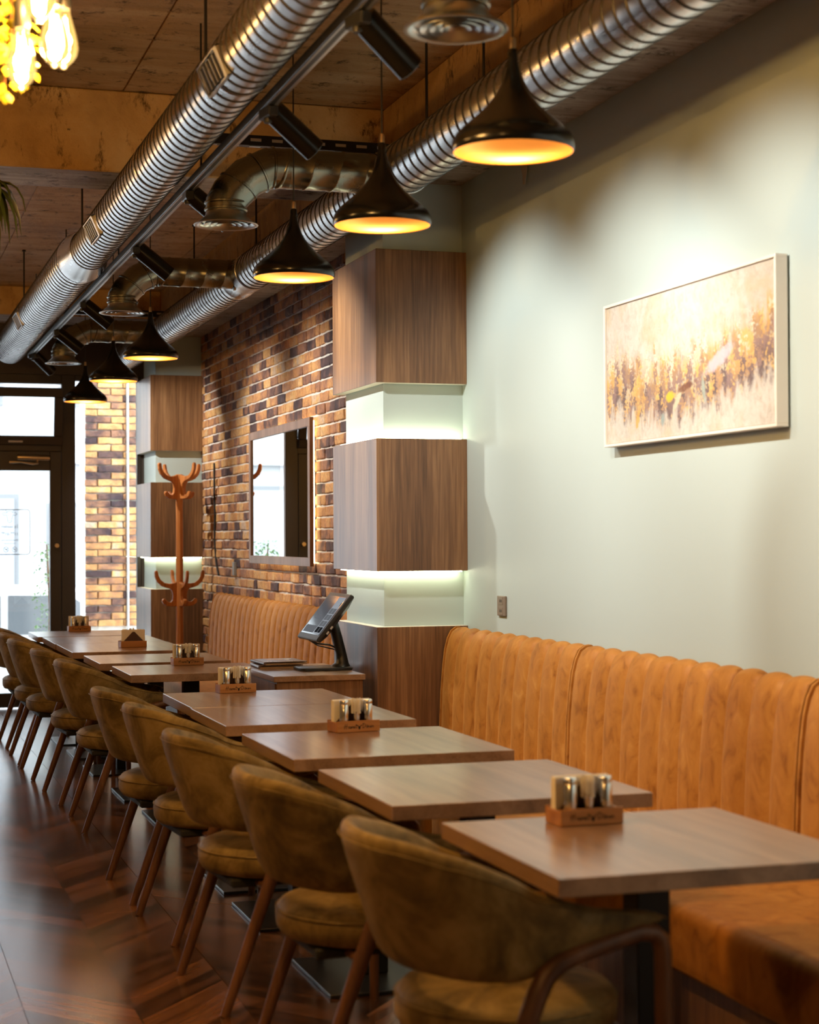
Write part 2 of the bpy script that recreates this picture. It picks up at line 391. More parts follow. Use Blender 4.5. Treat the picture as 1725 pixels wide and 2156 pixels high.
# ---- shop front
def bar(parent, x0, x1, z0, z1, nm='frame_bar', y0=YF+.01, y1=YF+.08, mt='frame'): return MB().box(x0, x1, y0, y1, z0, z1).build(nm, M[mt], parent, bevel=.004)
w2 = struct(MB().box(1.80, 2.275, YF+.04, YF+.048, .04, 2.74).build('window_2', M['glass']))
for a in ((1.642, 1.757, 0, 2.785), (2.275, 2.31, 0, 2.785), (1.757, 2.275, 0, .05), (1.757, 2.275, 2.735, 2.785)): bar(w2, *a)
d1 = struct(MB().box(.74, 1.55, YF+.035, YF+.043, .12, 1.98).build('door_1', M['glass']))
bar(d1, 1.547, 1.640, .01, 2.14, 'stile'); bar(d1, .65, .743, .01, 2.14, 'stile'); bar(d1, .743, 1.547, 1.98, 2.14, 'rail'); bar(d1, .743, 1.547, .01, .13, 'rail')
MB().cyl((1.60, YF+.012, 1.352), (1.60, YF-.03, 1.352), .018, 16).build('door_knob', M['brass'], d1, smooth=40)
cl = MB().tube([(1.276, YF-.02, 2.087), (1.29, YF-.02, 2.087), (1.525, YF-.02, 2.083), (1.541, YF-.02, 2.083)], [.022, .026, .026, .022], 14).build('door_closer', M['brass'], d1, smooth=40)
MB().tube([(1.44, YF-.03, 2.06), (1.44, YF-.05, 2.035), (1.40, YF-.07, 2.03)], .009, 10).build('closer_arm', M['brass'], cl, smooth=60)
MB().tube([(1.40, YF-.07, 2.03), (1.30, YF-.09, 2.045), (1.21, YF-.06, 2.045)], [.011, .007, .013], 10).build('closer_arm', M['brass'], cl, smooth=60)
w1 = struct(MB().box(.743, 1.644, YF+.02, YF+.08, 2.14, 2.20).build('window_1', M['frame'], bevel=.004))
bar(w1, .65, 1.644, 2.705, 2.785); bar(w1, .65, .743, 2.14, 2.705)
hop = bpy.data.objects.new('sash', None); COL.objects.link(hop); hop.parent = w1; hop.location = (0, YF+.0, 2.196); hop.rotation_euler = (math.radians(11), 0, 0)
for a in ((.76, 1.645, 0, .075), (.76, 1.645, .40, .475), (.76, .83, .075, .40), (1.575, 1.645, .075, .40)): MB().box(a[0], a[1], -.03, .03, a[2], a[3]).build('sash_bar', M['frame'], hop, bevel=.004)
MB().box(.83, 1.575, -.004, .004, .075, .40).build('pane', M['glass'], hop)
MB().box(1.20, 1.32, -.045, -.03, .02, .04).build('latch', M['zinc'], hop, bevel=.003)
w3 = struct(MB().box(-2.85, -1.15, YF+.04, YF+.048, .35, 2.74).build('window_3', M['glass'])); w4 = struct(MB().box(-1.08, .58, YF+.04, YF+.048, .35, 2.74).build('window_4', M['glass']))
for a in ((-2.9, -2.84, 0, 2.785), (-2.84, -1.08, 0, .36), (-2.84, -1.08, 2.735, 2.785), (-1.16, -1.07, 0, 2.785)): bar(w3, *a)
for a in ((.57, .65, 0, 2.785), (-1.07, .57, 0, .36), (-1.07, .57, 2.735, 2.785)): bar(w4, *a)

# ---- notice printed on the door glass (reads from the street, reversed from inside)
YS = YF+.033
def text_mesh(txt, size, mat, parent, loc, name='lettering', mirror=True, rot=(pi/2, 0, 0), depth=.0006, align='CENTER'):
    cu = bpy.data.curves.new('t', 'FONT'); cu.body = txt; cu.size = size; cu.align_x = align; cu.extrude = depth; cu.resolution_u = 2
    ob = bpy.data.objects.new('t', cu); COL.objects.link(ob); dg = bpy.context.evaluated_depsgraph_get()
    me = bpy.data.meshes.new_from_object(ob.evaluated_get(dg)); bpy.data.objects.remove(ob)
    if mirror:
        for v in me.vertices: v.co.x = -v.co.x
        me.flip_normals()
    me.materials.clear(); me.materials.append(mat)
    return link(name, me, parent, loc, rot)
def stroke(mb, pts, w, t=.0006, M4=None, closed=False):
    P = [Vector((a, b, 0)) for a, b in pts]
    if closed: P.append(P[0])
    for a, b in zip(P, P[1:]):
        d = (b-a); L = d.length
        if L < 1e-6: continue
        d /= L; nn = Vector((-d.y, d.x, 0))*w/2; e = d*w*.35
        vs = [a-e-nn, b+e-nn, b+e+nn, a-e+nn]; vs = vs+[v+Vector((0, 0, t)) for v in vs]
        if M4 is not None: vs = [M4 @ v for v in vs]
        mb.add(vs, [(0, 3, 2, 1), (4, 5, 6, 7), (0, 1, 5, 4), (1, 2, 6, 5), (2, 3, 7, 6), (3, 0, 4, 7)])
notice = empty('door_notice', 'printed opening hours notice with cow head on the glass door', 'notice', (1.218, YS, 1.467))
NM = Matrix.Rotation(pi/2, 4, 'X')
inkg = plain('grey_print', (.10, .10, .10), .7)
bx = []; hw, hh, cr = .165, .186, .025
for cx_, cy_, a0 in ((hw-cr, hh-cr, 0), (-hw+cr, hh-cr, 90), (-hw+cr, -hh+cr, 180), (hw-cr, -hh+cr, 270)):
    for a in range(0, 91, 15): bx.append((cx_+cr*math.cos(math.radians(a0+a)), cy_+cr*math.sin(math.radians(a0+a))))
mb = MB(); stroke(mb, bx, .006, M4=NM, closed=True); mb.build('border', inkg, notice)
cow = [(-.02, .165), (-.012, .172), (.012, .172), (.02, .165), (.026, .158), (.05, .162), (.06, .15), (.048, .138), (.026, .143), (.02, .12), (.016, .10), (.018, .09), (.01, .08), (-.01, .08), (-.018, .09), (-.016, .10), (-.02, .12), (-.026, .143), (-.048, .138), (-.06, .15), (-.05, .162), (-.026, .158)]
mb = MB(); stroke(mb, cow, .003, M4=NM, closed=True); stroke(mb, [(-.014, .14), (-.008, .137)], .003, M4=NM); stroke(mb, [(.014, .14), (.008, .137)], .003, M4=NM); stroke(mb, [(-.01, .095), (.01, .095)], .003, M4=NM)
stroke(mb, [(-.02, .165), (-.032, .175), (-.03, .185)], .003, M4=NM); stroke(mb, [(.02, .165), (.032, .175), (.03, .185)], .003, M4=NM); mb.build('cow_head', inkg, notice)
for tx, sz, z in (('\u0130\u015f saatleri', .034, .035), ('11\u2070\u2070-01\u2070\u2070', .034, -.028), ('@hasretdoner.com', .018, -.072), ('/ hasretdoner', .018, -.100)): text_mesh(tx, sz, inkg, notice, (0, 0, z))
for cx_ in (-.03, .04):
    mb = MB(); stroke(mb, [(cx_+.021*math.cos(a*pi/10), -.145+.021*math.sin(a*pi/10)) for a in range(20)], .003, M4=NM, closed=True); stroke(mb, [(cx_-.014, -.131), (cx_+.014, -.159)], .003, M4=NM)
    stroke(mb, [(cx_-.011, -.147), (cx_+.010, -.143), (cx_+.012, -.137)], .004, M4=NM); mb.build('ban_symbol', inkg, notice)

# ---- the street outside
pale = plain('pale_render', (.40, .405, .41), .8); grey = plain('grey_shutter', (.16, .165, .175), .7); asp = plain('asphalt', (.20, .20, .21), .85); pav = plain('pale_paving', (.36, .36, .36), .8)
struct(MB().box(-12, 14, YF+.22, 17.4, -.3, -.04).build('pavement', pav)); struct(MB().box(-30, 30, 17.4, 29, -.8, -.6).build('road', asp))
bl = empty('street_building', 'pale building across the street seen through the door glass', 'building', (0, 30, -.6))
MB().box(-20, 20, -.5, 3, 0, 11).build('facade', pale, bl)
for x0, x1, z0, z1 in ((1.0, 2.55, .3, 2.75), (3.0, 3.9, .9, 2.6), (-2.6, -.4, .3, 2.9), (-7, -4.2, .4, 2.9), (4.6, 6.4, .3, 2.8), (1.1, 2.3, 4.2, 5.8), (3.2, 4.4, 4.2, 5.8), (-2.2, -1.0, 4.2, 5.8)):
    w_ = MB().box(x0, x1, -.56, -.5, z0, z1).build('window', grey, bl); MB().box(x0+.08, x1-.08, -.60, -.56, z0+.08, z1-.08).build('pane', plain('dull_pane', (.24, .25, .27), .3), w_)
MB().box(-20, 20, -.75, -.5, 3.25, 3.6).build('cornice', pale, bl)
MB().box(4.1, 4.4, -.62, -.5, .2, 2.9).build('red_panel', plain('faded_red', (.55, .18, .16), .7), bl)
# parked car
car = empty('parked_car', 'white parked car in the street beyond the glass door', 'car', (1.6, 20.2, -.6))
prof = [(-2.1, .35), (-2.12, .72), (-1.95, .88), (-1.15, .97), (-.55, 1.40), (-.1, 1.48), (.75, 1.46), (1.45, 1.05), (2.05, .98), (2.15, .7), (2.12, .35)]
carw = plain('white_car_paint', (.45, .45, .46), .25, 0, .6); dgl = plain('tinted_car_glass', (.10, .11, .12), .08, 0, .7); tyr = plain('tyre_rubber', (.02, .02, .02), .8)
XZ = Matrix(((1, 0, 0, 0), (0, 0, 1, -.85), (0, 1, 0, 0), (0, 0, 0, 1)))
MB().prism(prof, 1.7, XZ).build('body', carw, car, bevel=.05, seg=3, smooth=40)
for s_, yy in ((-1, -.86), (1, .852)):
    for poly in ([(-.98, .98), (-.5, 1.34), (-.12, 1.40), (-.12, .98)], [(-.04, .98), (-.04, 1.40), (.62, 1.39), (1.12, 1.06), (1.10, .98)]):
        MB().prism(poly, .008, Matrix(((1, 0, 0, 0), (0, 0, 1, yy), (0, 1, 0, 0), (0, 0, 0, 1)))).build('window', dgl, car)
for wx in (-1.3, 1.35):
    for yy in (-.88, .68):
        w_ = MB().lathe([(.12, 0), (.30, 0), (.32, .03), (.32, .17), (.30, .20), (.12, .20)], 24, 0, Matrix.Translation((wx, yy, .32)) @ Matrix.Rotation(-pi/2, 4, 'X'), True).build('wheel', tyr, car, smooth=40)
        MB().lathe([(.0, -.01), (.19, -.005), (.2, .02)], 20, 0, Matrix.Translation((wx, yy, .32)) @ Matrix.Rotation(-pi/2, 4, 'X'), True).build('hub_cap', M['zinc'], w_, smooth=40)
MB().box(-1.0, -.82, -.98, -.85, 1.0, 1.1).build('wing_mirror', carw, car, bevel=.02)
# exterior brick pier
pr = empty('brick_pier', 'outdoor brick pier seen through the shop window', 'pier', (2.5, 16.55, -.04))
MB().box(-.465, .8, -.028, .35, 0, 3.9).build('pier_core', M['mortar'], pr)
PB = [brick_mesh(.228, .0555, .05, 'brick') for _ in range(6)]; PH = [brick_mesh(.11, .0555, .05, 'brick') for _ in range(3)]
for i in range(60):
    z = .07+i*.0655
    if z > 3.85: break
    x = -.465+(.114 if i % 2 else 0)
    if i % 2: link('brick', R.choice(PH), pr, (-.465+.052, -.035, z), (0, 0, pi/2)) if i > 8 else None
    while x < .30:
        if i > 8: link('brick', R.choice(PB), pr, (x+.117, -.035, z), (0, 0, pi/2))
        x += .238
MB().cyl((-.075, -.075, 0), (-.075, -.075, 3.9), .012, 8).build('drain_pipe', M['zinc'], pr, smooth=60)
# shrub by the door
leafg = NT('leaf_green'); _r = leafg.n('ShaderNodeNewGeometry').outputs['Random Per Island']
leafg = leafg.fin(leafg.ramp(_r, [(0, (.05, .13, .035)), (.6, (.12, .26, .07)), (1, (.35, .45, .25))]), .5)
sh = empty('potted_shrub', 'slim potted shrub outside beside the door glass', 'shrub', (1.66, 16.1, -.04))
MB().lathe([(.0, 0), (.14, 0), (.18, .34), (.16, .34), (.155, .30), (0, .30)], 20).build('pot', grey, sh, smooth=40)
MB().tube([(0, 0, .3), (.01, .02, .8), (-.02, 0, 1.4)], [.015, .012, .006], 8).build('stem', M['chairwood'], sh, smooth=60)
mb = MB()
for i in range(420):
    z = R.uniform(.55, 1.42); rr = .15*math.sqrt(R.random())*(1.15-abs(z-.95)); a = R.uniform(0, 2*pi); c = Vector((rr*math.cos(a), rr*math.sin(a), z))
    Q = Matrix.Rotation(R.uniform(0, 6), 3, 'Z') @ Matrix.Rotation(R.uniform(-.9, .9), 3, 'X'); L = R.uniform(.03, .055)
    mb.add([c+Q @ Vector(p) for p in ((0, 0, 0), (L*.28, L*.5, .004), (0, L, 0), (-L*.28, L*.5, .004))], [(0, 1, 2, 3)])
tag(mb.build('foliage', leafg, sh), kind='stuff')
# ================================================================== CEILING SERVICES
def spiral(mb, L, Rd, pitch, Mt, n=40, ridge=.0035):
    prof = []; k = max(1, round(L/pitch)); p = L/k
    for i in range(k):
        for a, d, mi in ((0, 0, 0), (.44, .0012, 0), (.82, 0, 1), (.88, ridge, 1), (.95, ridge, 1)): prof.append((i*p+a*p, Rd+d, mi))
    prof.append((L, Rd, 0)); vs = []
    for y, r, _ in prof:
        for j in range(n+1):
            a = 2*pi*j/n+pi/2; dy = max(0, min(L, y+p*(j/n-.5))); vs.append(Mt @ Vector((r*math.cos(a), dy, r*math.sin(a))))
    nn = n+1; fs = []; ms = []
    for i in range(len(prof)-1):
        for j in range(n): mb_i = (i*nn+j, i*nn+j+1, (i+1)*nn+j+1, (i+1)*nn+j); fs.append(mb_i); ms.append(prof[i][2])
    o = len(mb.v); mb.v += [tuple(v) for v in vs]; mb.f += [tuple(i+o for i in f) for f in fs]; mb.m += ms
T3 = Matrix.Translation
def ydisc(mb, x, y, z, r, n=40): mb.lathe([(0.0, 0), (r, 0)], n, 0, T3((x, y, z)) @ Matrix.Rotation(-pi/2, 4, 'X'))
def ylathe(prof, x, y, z, n=40): return MB().lathe(prof, n, 0, T3((x, y, z)) @ Matrix.Rotation(-pi/2, 4, 'X'))
def grille(parent, x, y, z, Rd, ang, L=.30, H=.10):      # register set into the duct's flank, facing left and down
    g = MB(); Q = T3((x, y, z)) @ Matrix.Rotation(ang, 4, 'Y')       # local -X is outward
    o = -(Rd-.006)
    fr = MB()
    for a in ((o-.012, o+.03, -L/2, L/2, H/2-.004, H/2), (o-.012, o+.03, -L/2, L/2, -H/2, -H/2+.004), (o-.012, o+.03, -L/2, -L/2+.035, -H/2, H/2), (o-.012, o+.03, L/2-.006, L/2, -H/2, H/2)): fr.box(*a, 0, Q)
    fo = fr.build('register_frame', M['zinc'], parent)
    MB().box(o-.009, o-.005, -L/2+.015, L/2-.015, -H/2+.01, H/2-.01, 0, Q).build('register_shade_sheet', M['hole'], fo)  # black sheet stands in for the shaded inside of the opening
    for i in range(6):
        yy = -L/2+.03+(L-.06)*i/5
        MB().box(o-.012, o-.008, yy-.003, yy+.003, -H/2+.012, H/2-.012, 0, Q).build('louvre', M['zinc'], fo)
DX1, DZ1, DX2, DZ2, DR = 1.162, 2.912, 2.08, 2.877, .102
d = empty('spiral_duct', 'large galvanised spiral duct with side registers crossing the upper left', 'duct', (DX1, -2.3, DZ1))
def seg(parent, L0, L1, r, dz=0): m = MB(); spiral(m, L1-L0, r, .078 if r < .12 else .09, T3((0, L0+2.3, dz))); return m.build('duct_section', [M['duct'], M['seam']], parent, smooth=35)
seg(d, -2.3, 5.44, DR); seg(d, 5.46, 9.2, DR); seg(d, 9.55, 14.25, .130, .02)
ylathe([(DR+.002, 0), (DR+.004, .01), (DR+.006, .08), (.128, .27), (.133, .30), (.133, .36)], 0, 9.2+2.3, .01).build('reducer', M['duct'], d, smooth=40)
ylathe([(DR+.003, 0), (DR+.005, .004), (DR+.005, .026), (DR+.003, .03)], 0, 5.44-.005+2.3, 0).build('joint_band', M['duct'], d, smooth=40)
ylathe([(DR+.003, 0), (DR+.005, .004), (DR+.005, .026), (DR+.003, .03)], 0, 7.0+2.3, 0).build('joint_band', M['duct'], d, smooth=40)
for gy, gr, gz in ((5.42, DR, 0), (8.38, DR, 0), (12.1, .13, .02), (2.6, DR, 0)): grille(d, 0, gy+2.3, gz, gr, math.radians(-24))
d2 = empty('spiral_duct', 'galvanised spiral duct hung beside the right-hand wall above the pendants', 'duct', (DX2, -2.3, DZ2))
seg(d2, -2.3, 6.62, DR); seg(d2, 7.0, 9.42, DR); seg(d2, 9.82, 14.16, DR+.004)
for a, b in ((6.62, 7.0), (9.42, 9.82)): ylathe([(DR+.002, 0), (DR+.006, .004), (DR+.006, .02), (DR+.003, .025), (DR+.003, b-a-.025), (DR+.006, b-a-.02), (DR+.006, b-a-.004), (DR+.002, b-a)], 0, a+2.3, 0).build('tee_collar', M['duct'], d2, smooth=40)
nth = ['nearest', 'second', 'third', 'farthest']
for i, yb in enumerate((4.02, 6.80, 9.62, 12.5)):
    b = empty('branch_duct', f'{nth[i]} short branch duct elbowing down to a round ceiling diffuser', 'duct', (1.39, yb, 2.64), group='branch ducts with round diffusers')
    z0 = DZ2-2.64; m = MB(); m2 = Matrix.Rotation(pi/2, 4, 'Z')   # local +y -> -x
    spiral(m, .44, .079, .11, T3((.635, 0, z0)) @ m2, 32, .003); m.build('horizontal_run', [M['branch'], M['branch']], b, smooth=35)
    MB().lathe([(.082, 0), (.088, .006), (.088, .02), (.082, .026)], 32, 0, T3((.635, 0, z0)) @ Matrix.Rotation(-pi/2, 4, 'Y')).build('collar', M['branch'], b, smooth=40)
    pts = [(.25, 0, z0), (.175, 0, z0), (.085, 0, z0-.045), (.018, 0, z0-.115), (0, 0, z0-.15), (0, 0, .05)]
    MB().tube(pts, .0805, 32, cap=False).build('elbow', M['branch'], b, smooth=20)
    for q, (px_, pz_, an) in enumerate(((.185, z0, 90), (.13, z0-.022, 60), (.05, z0-.08, 35), (0, z0-.15, 0), (0, .06, 0))):
        Q = T3((px_, 0, pz_)) @ Matrix.Rotation(math.radians(an), 4, 'Y'); MB().lathe([(.080, -.006), (.085, -.003), (.085, .003), (.080, .006)], 32, 0, Q).build('elbow_seam', M['branch'], b, smooth=40)
    df = MB().lathe([(.079, .05), (.082, .035), (.112, .008), (.126, .003), (.127, 0), (.122, -.002), (.106, .002), (.100, .010)], 40).build('diffuser', M['diff'], b, smooth=40)
    for r_ in (.085, .060, .035): MB().lathe([(r_-.014, .026), (r_-.004, .010), (r_+.004, .002), (r_+.003, .0), (r_-.006, .006), (r_-.017, .024)], 36).build('diffuser_ring', M['diff'], df, smooth=40)
    MB().lathe([(0, .012), (.012, .010), (.014, .016), (0, .02)], 20).build('diffuser_core', M['blkm'], df, smooth=40)
    MB().lathe([(0, .05), (.078, .05)], 24).build('dark_throat', M['hole'], df)
# struts, rods
def strut(y, x0, x1, label):
    m = MB(); z0, z1 = 3.018, 3.058
    m.box(x0, x1, y-.02, y-.017, z0, z1); m.box(x0, x1, y+.017, y+.02, z0, z1); m.box(x0, x1, y-.02, y+.02, z0-.003, z0)
    o = tag(m.build('strut_channel', M['blkm']), label, 'strut')
    for i in range(int((x1-x0)/.09)):
        MB().box(x0+.03+i*.09, x0+.075+i*.09, y-.0215, y-.0195, z0+.014, z0+.026).build('slot', M['zinc'], o)
        MB().box(x0+.03+i*.09, x0+.075+i*.09, y-.008, y+.008, z0-.0045, z0-.0025).build('slot', M['zinc'], o)
strut(7.05, 1.24, 2.30, 'black perforated strut spanning between the two spiral ducts')
strut(12.7, 1.24, 2.30, 'far black perforated strut above the last branch duct')
strut(3.2, 1.24, 2.30, 'near black perforated strut overhead above the frame')
rods = [(1.13, 5.86), (1.13, 9.27), (1.12, 12.5), (2.08, 6.36), (2.08, 5.72), (2.08, 9.36), (2.08, 11.2), (1.16, 3.1)]
for i, (x, y) in enumerate(rods):
    zb = (DZ1 if x < 1.5 else DZ2)+(.13 if (y > 9.5 and x < 1.5) else .10)
    if 9 < y < 9.5 and x < 1.5: zb += .012
    m = MB().cyl((x, y, zb), (x, y, ZS), .0055, 8); o = m.build('threaded_rod', M['blkm'], smooth=60)
    tag(o, ['black hanger rod above the first register of the left duct', 'black hanger rod above the second register of the left duct', 'black hanger rod at the far left of the left duct', 'right one of two close hanger rods of the wall side duct', 'left one of two close hanger rods of the wall side duct',
        'hanger rod of the wall side duct behind the second branch duct', 'hanger rod of the wall side duct near the brick wall', 'hanger rod of the left duct above the top edge'][i], 'rod', 'hanger rods')
    MB().lathe([(.0, 0), (.014, 0), (.011, .012), (0, .014)], 12, 0, T3((x, y, ZS-.012))).build('anchor', M['blkm'], o, smooth=40)
# track
tk = empty('light_track', 'black lighting track with slim silver edges under the left spiral duct', 'track', (1.28, 5.6, 2.82))
MB().box(-.018, .018, -7.6, 8.2, -.012, .02).build('rail', M['blkm'], tk, bevel=.002)
for x, w_ in ((-.013, .005), (.009, .010)): MB().box(x, x+w_, -7.6, 8.2, -.0135, -.0115).build('silver_edge', M['zinc'], tk)
st_ = MB().box(.020, .024, -7.6, 8.2, .028, .062).build('perforated_strap', M['blkm'], tk)
m = MB()
for i in range(200): m.box(.0196, .0201, -2.4+i*.05, -2.38+i*.05, .040, .050); m.box(.0239, .0244, -2.4+i*.05, -2.38+i*.05, .040, .050)
tag(m.build('strap_holes', M['zinc'], st_), kind='stuff')
for y in (-4, -1.2, 1.2, 3.6, 6.0, 8.0): MB().cyl((.012 if y < 3 else .03, y, .018), (.012 if y < 3 else .03, y, ZS-2.82), .004, 8).build('hanger', M['blkm'], tk, smooth=60)
# spotlights
SD = Vector((.79, 0, -.615)).normalized()
def spot_proto():
    s = empty('track_spotlight', 'x', 'spotlight', (0, 0, 0), group='black track spotlights')
    MB().box(-.017, .017, -.045, .045, -.035, 0).build('adapter', M['blkp'], s, bevel=.004)
    MB().lathe([(0, -.05), (.014, -.05), (.016, -.046), (.016, -.034), (0, -.034)], 20).build('swivel', M['blkm'], s, smooth=40)
    MB().cyl((.0, 0, -.04), (.033, 0, -.052), .007, 12).build('stem', M['blkm'], s, smooth=40)
    Q = T3((.05, 0, -.035)) @ Vector((0, 0, 1)).rotation_difference(SD).to_matrix().to_4x4()
    h = MB().lathe([(0, -.045), (.036, -.045), (.040, -.042), (.040, .145), (.038, .147), (.035, .146), (.034, .11), (.0, .11)], 32, 0, Q).build('housing', M['blk'], s, smooth=35)
    MB().lathe([(0, .118), (.033, .118)], 24, 0, Q).build('lens', M['lens'], h)
    return s
sp0 = spot_proto()
SPY = [(4.50, 'track spotlight at the top of the picture left of the nearest round diffuser'), (5.57, 'track spotlight below the first, in front of the black strut'), (7.02, 'track spotlight partly hidden by the second branch duct elbow'), (8.43, 'track spotlight just left of the third branch duct'), (10.5, 'track spotlight partly behind the third branch duct elbow'), (13.5, 'last track spotlight mostly hidden behind the farthest branch duct'), (11.95, 'farthest clearly seen track spotlight in front of the last branch duct'),
       (3.45, 'track spotlight overhead just above the frame'), (2.2, 'track spotlight overhead nearer than the frame'), (.9, 'track spotlight behind the camera side')]
SPS = [sp0]+[copy_tree(sp0) for _ in SPY[1:]]
for s, (y, lab) in zip(SPS, SPY):
    s.rotation_euler = (0, 0, math.radians({4.50: 15, 5.57: 10, 13.5: 28}.get(y, 0)))
    s.location = (1.28, y, 2.807); s['label'] = lab
    ld = bpy.data.lights.new('spot_beam', 'SPOT'); ld.energy = SPOT_W; ld.spot_size = math.radians(89); ld.spot_blend = .7; ld.shadow_soft_size = .028; ld.color = (1.0, .955, .885)
    lo = bpy.data.objects.new('spot_beam', ld); COL.objects.link(lo); lo.parent = s
    lo.location = Vector((.05, 0, -.035))+SD*.152; lo.rotation_euler = Vector((0, 0, -1)).rotation_difference(SD).to_euler()
# pendants
OUT = [(.0085, .262), (.0125, .258), (.0135, .235), (.0165, .215), (.022, .192), (.031, .168), (.045, .143), (.064, .118), (.087, .095), (.111, .074), (.132, .056), (.147, .040), (.1555, .025), (.158, .012), (.1565, .002), (.153, -.004)]
def pendant_proto():
    p = empty('pendant_lamp', 'x', 'pendant lamp', group='black pendant lamps over the tables')
    MB().lathe(OUT, 56).build('shade', M['blk'], p, smooth=60)
    MB().lathe([(.153, -.004), (.1515, -.002)]+[(max(r-.0035, .004), z-.002) for r, z in OUT[::-1][1:-3]]+[(.004, .215)], 56).build('shade_lining', M['gold'], p, smooth=60)
    MB().lathe([(0, .29), (.006, .29), (.0085, .284), (.0085, .256), (0, .256)], 16).build('cap', M['brass'], p, smooth=40)
    MB().lathe([(0, .075), (.012, .078), (.024, .09), (.028, .105), (.022, .125), (.013, .145), (.013, .18), (0, .18)], 20).build('bulb', M['bulb'], p, smooth=60)
    return p
PEN = [(4.183, 2.393, 'largest black teardrop pendant lamp, nearest the camera'), (5.354, 2.405, 'second black teardrop pendant lamp from the right'), (6.539, 2.407, 'third black teardrop pendant lamp in front of the upper pillar box'), (9.976, 2.437, 'fourth pendant lamp hanging in front of the far pillar'), (11.486, 2.437, 'fifth pendant lamp, second from the left'), (12.953, 2.412, 'smallest pendant lamp beside the transom window')]
pp = pendant_proto()
PPS = [pp]+[copy_tree(pp) for _ in PEN[1:]]
for p, (y, z, lab) in zip(PPS, PEN):
    p.location = (1.6, y, z); p['label'] = lab
    ld = bpy.data.lights.new('lamp_light', 'POINT'); ld.energy = PEND_W; ld.shadow_soft_size = .03; ld.color = (1.0, .60, .26)
    lo = bpy.data.objects.new('lamp_light', ld); COL.objects.link(lo); lo.parent = p; lo.location = (0, 0, .04)
for p in PPS:
    z = p.location.z; MB().cyl((0, 0, .285), (0, 0, ZS-z-.02), .003, 8).build('cord', M['blkm'], p, smooth=60)
    MB().lathe([(0, ZS-z-.03), (.04, ZS-z-.028), (.05, ZS-z-.02), (.05, ZS-z)], 24).build('ceiling_rose', M['blkm'], p, smooth=40)
# filament bulbs
def bulb_proto():
    b = empty('filament_bulb', 'x', 'light bulb', group='hanging filament bulbs')
    MB().lathe([(.0, 0), (.006, .001), (.010, .008), (.020, .017), (.029, .030), (.0325, .046), (.031, .062), (.026, .085), (.0195, .108), (.0145, .126), (.0135, .14)], 28).build('glass', M['bulbglass'], b, smooth=80)
    m = MB()
    for i in range(8):
        a = 2*pi*i/8; m.tube([(.006*math.cos(a), .006*math.sin(a), .115), (.014*math.cos(a+.3), .014*math.sin(a+.3), .045)], .0014, 5)
    m.build('filament', M['filament'], b)
    MB().lathe([(0, .135), (.015, .135), (.018, .14), (.018, .19), (.008, .205), (0, .205)], 20).build('socket', M['blkm'], b, smooth=40)
    return b
b0 = bulb_proto()
EDB = [(.345, 3.90, 2.388, 'lowest filament bulb at the far left'), (.412, 3.86, 2.432, 'lower right filament bulb of the cluster'), (.447, 4.00, 2.468, 'upper right filament bulb of the cluster'), (.375, 3.82, 2.515, 'highest filament bulb cut by the top edge')]
for x, y in ((-.9, 1.2), (-.75, 1.3), (-.9, 5.2), (-.75, 5.1), (-.6, 9.2), (-.75, 9.3), (-.6, 12.0)): EDB.append((x, y, 2.45+R.uniform(0, .1), 'unseen filament bulb added over the aisle as warm ceiling fill'))  # unseen bulbs added to throw warm light on slab and beams
BBS = [b0]+[copy_tree(b0) for _ in EDB[1:]]
for i, (b, (x, y, z, lab)) in enumerate(zip(BBS, EDB)):
    b.location = (x, y, z); b['label'] = lab
    ld = bpy.data.lights.new('bulb_light', 'POINT'); ld.energy = EDI_W if i < 4 else EDI_W*1.0; ld.shadow_soft_size = .02; ld.color = (1.0, .58, .22)
    lo = bpy.data.objects.new('bulb_light', ld); COL.objects.link(lo); lo.parent = b; lo.location = (0, 0, .07)
for b in BBS:
    MB().cyl((0, 0, .2), (0, 0, ZS-b.location.z), .0028, 6).build('cord', M['blkm'], b, smooth=60)
# greenery
def leafmat(name, a, b_):
    t = NT(name); r = t.n('ShaderNodeNewGeometry').outputs['Random Per Island']
    return t.fin(t.ramp(r, [(0, a), (1, b_)]), .5, 0, .4)
vg = leafmat('trailing_leaf', (.26, .25, .015), (.45, .40, .03)); fg = leafmat('fern_green', (.03, .07, .008), (.20, .20, .02))
for i, (x, y, zb) in enumerate(((.292, 3.93, 2.47), (.328, 3.95, 2.43), (.364, 3.96, 2.428), (.318, 4.02, 2.40))):
    m = MB(); n_ = 70
    for k in range(n_):
        z = zb+k*.0105; a = k*2.4+i; c = Vector((x+.010*math.cos(a)+.004*math.sin(k*.3), y+.010*math.sin(a), z))
        Q = Matrix.Rotation(a, 3, 'Z') @ Matrix.Rotation(R.uniform(.2, 1.1), 3, 'Y'); L = R.uniform(.026, .038)
        m.add([c+Q @ Vector(p) for p in ((0, 0, 0), (L*.5, L*.45, -.003), (L, 0, -.006), (L*.5, -L*.45, -.003))], [(0, 1, 2, 3)])
    o = tag(m.build('trailing_vine', vg), ['leftmost strand of trailing leaves by the filament bulbs', 'second strand of trailing leaves from the left', 'rightmost strand of trailing leaves between the bulbs', 'rear strand of trailing leaves behind the lowest bulb'][i], 'vine', 'trailing leaf strands')
    MB().cyl((x, y, zb), (x, y, ZS), .002, 5).build('stem', M['chairwood'], o)
fn = empty('hanging_fern', 'drooping green fern hanging at the left edge below the cross beam', 'plant', (.44, 7.0, 2.77))
MB().lathe([(0, -.06), (.07, -.05), (.10, .02), (.095, .02), (.06, -.03), (0, -.03)], 20).build('basket', M['blkm'], fn, smooth=40)
MB().cyl((0, 0, 0), (0, 0, ZS-2.77), .004, 6).build('cord', M['blkm'], fn)
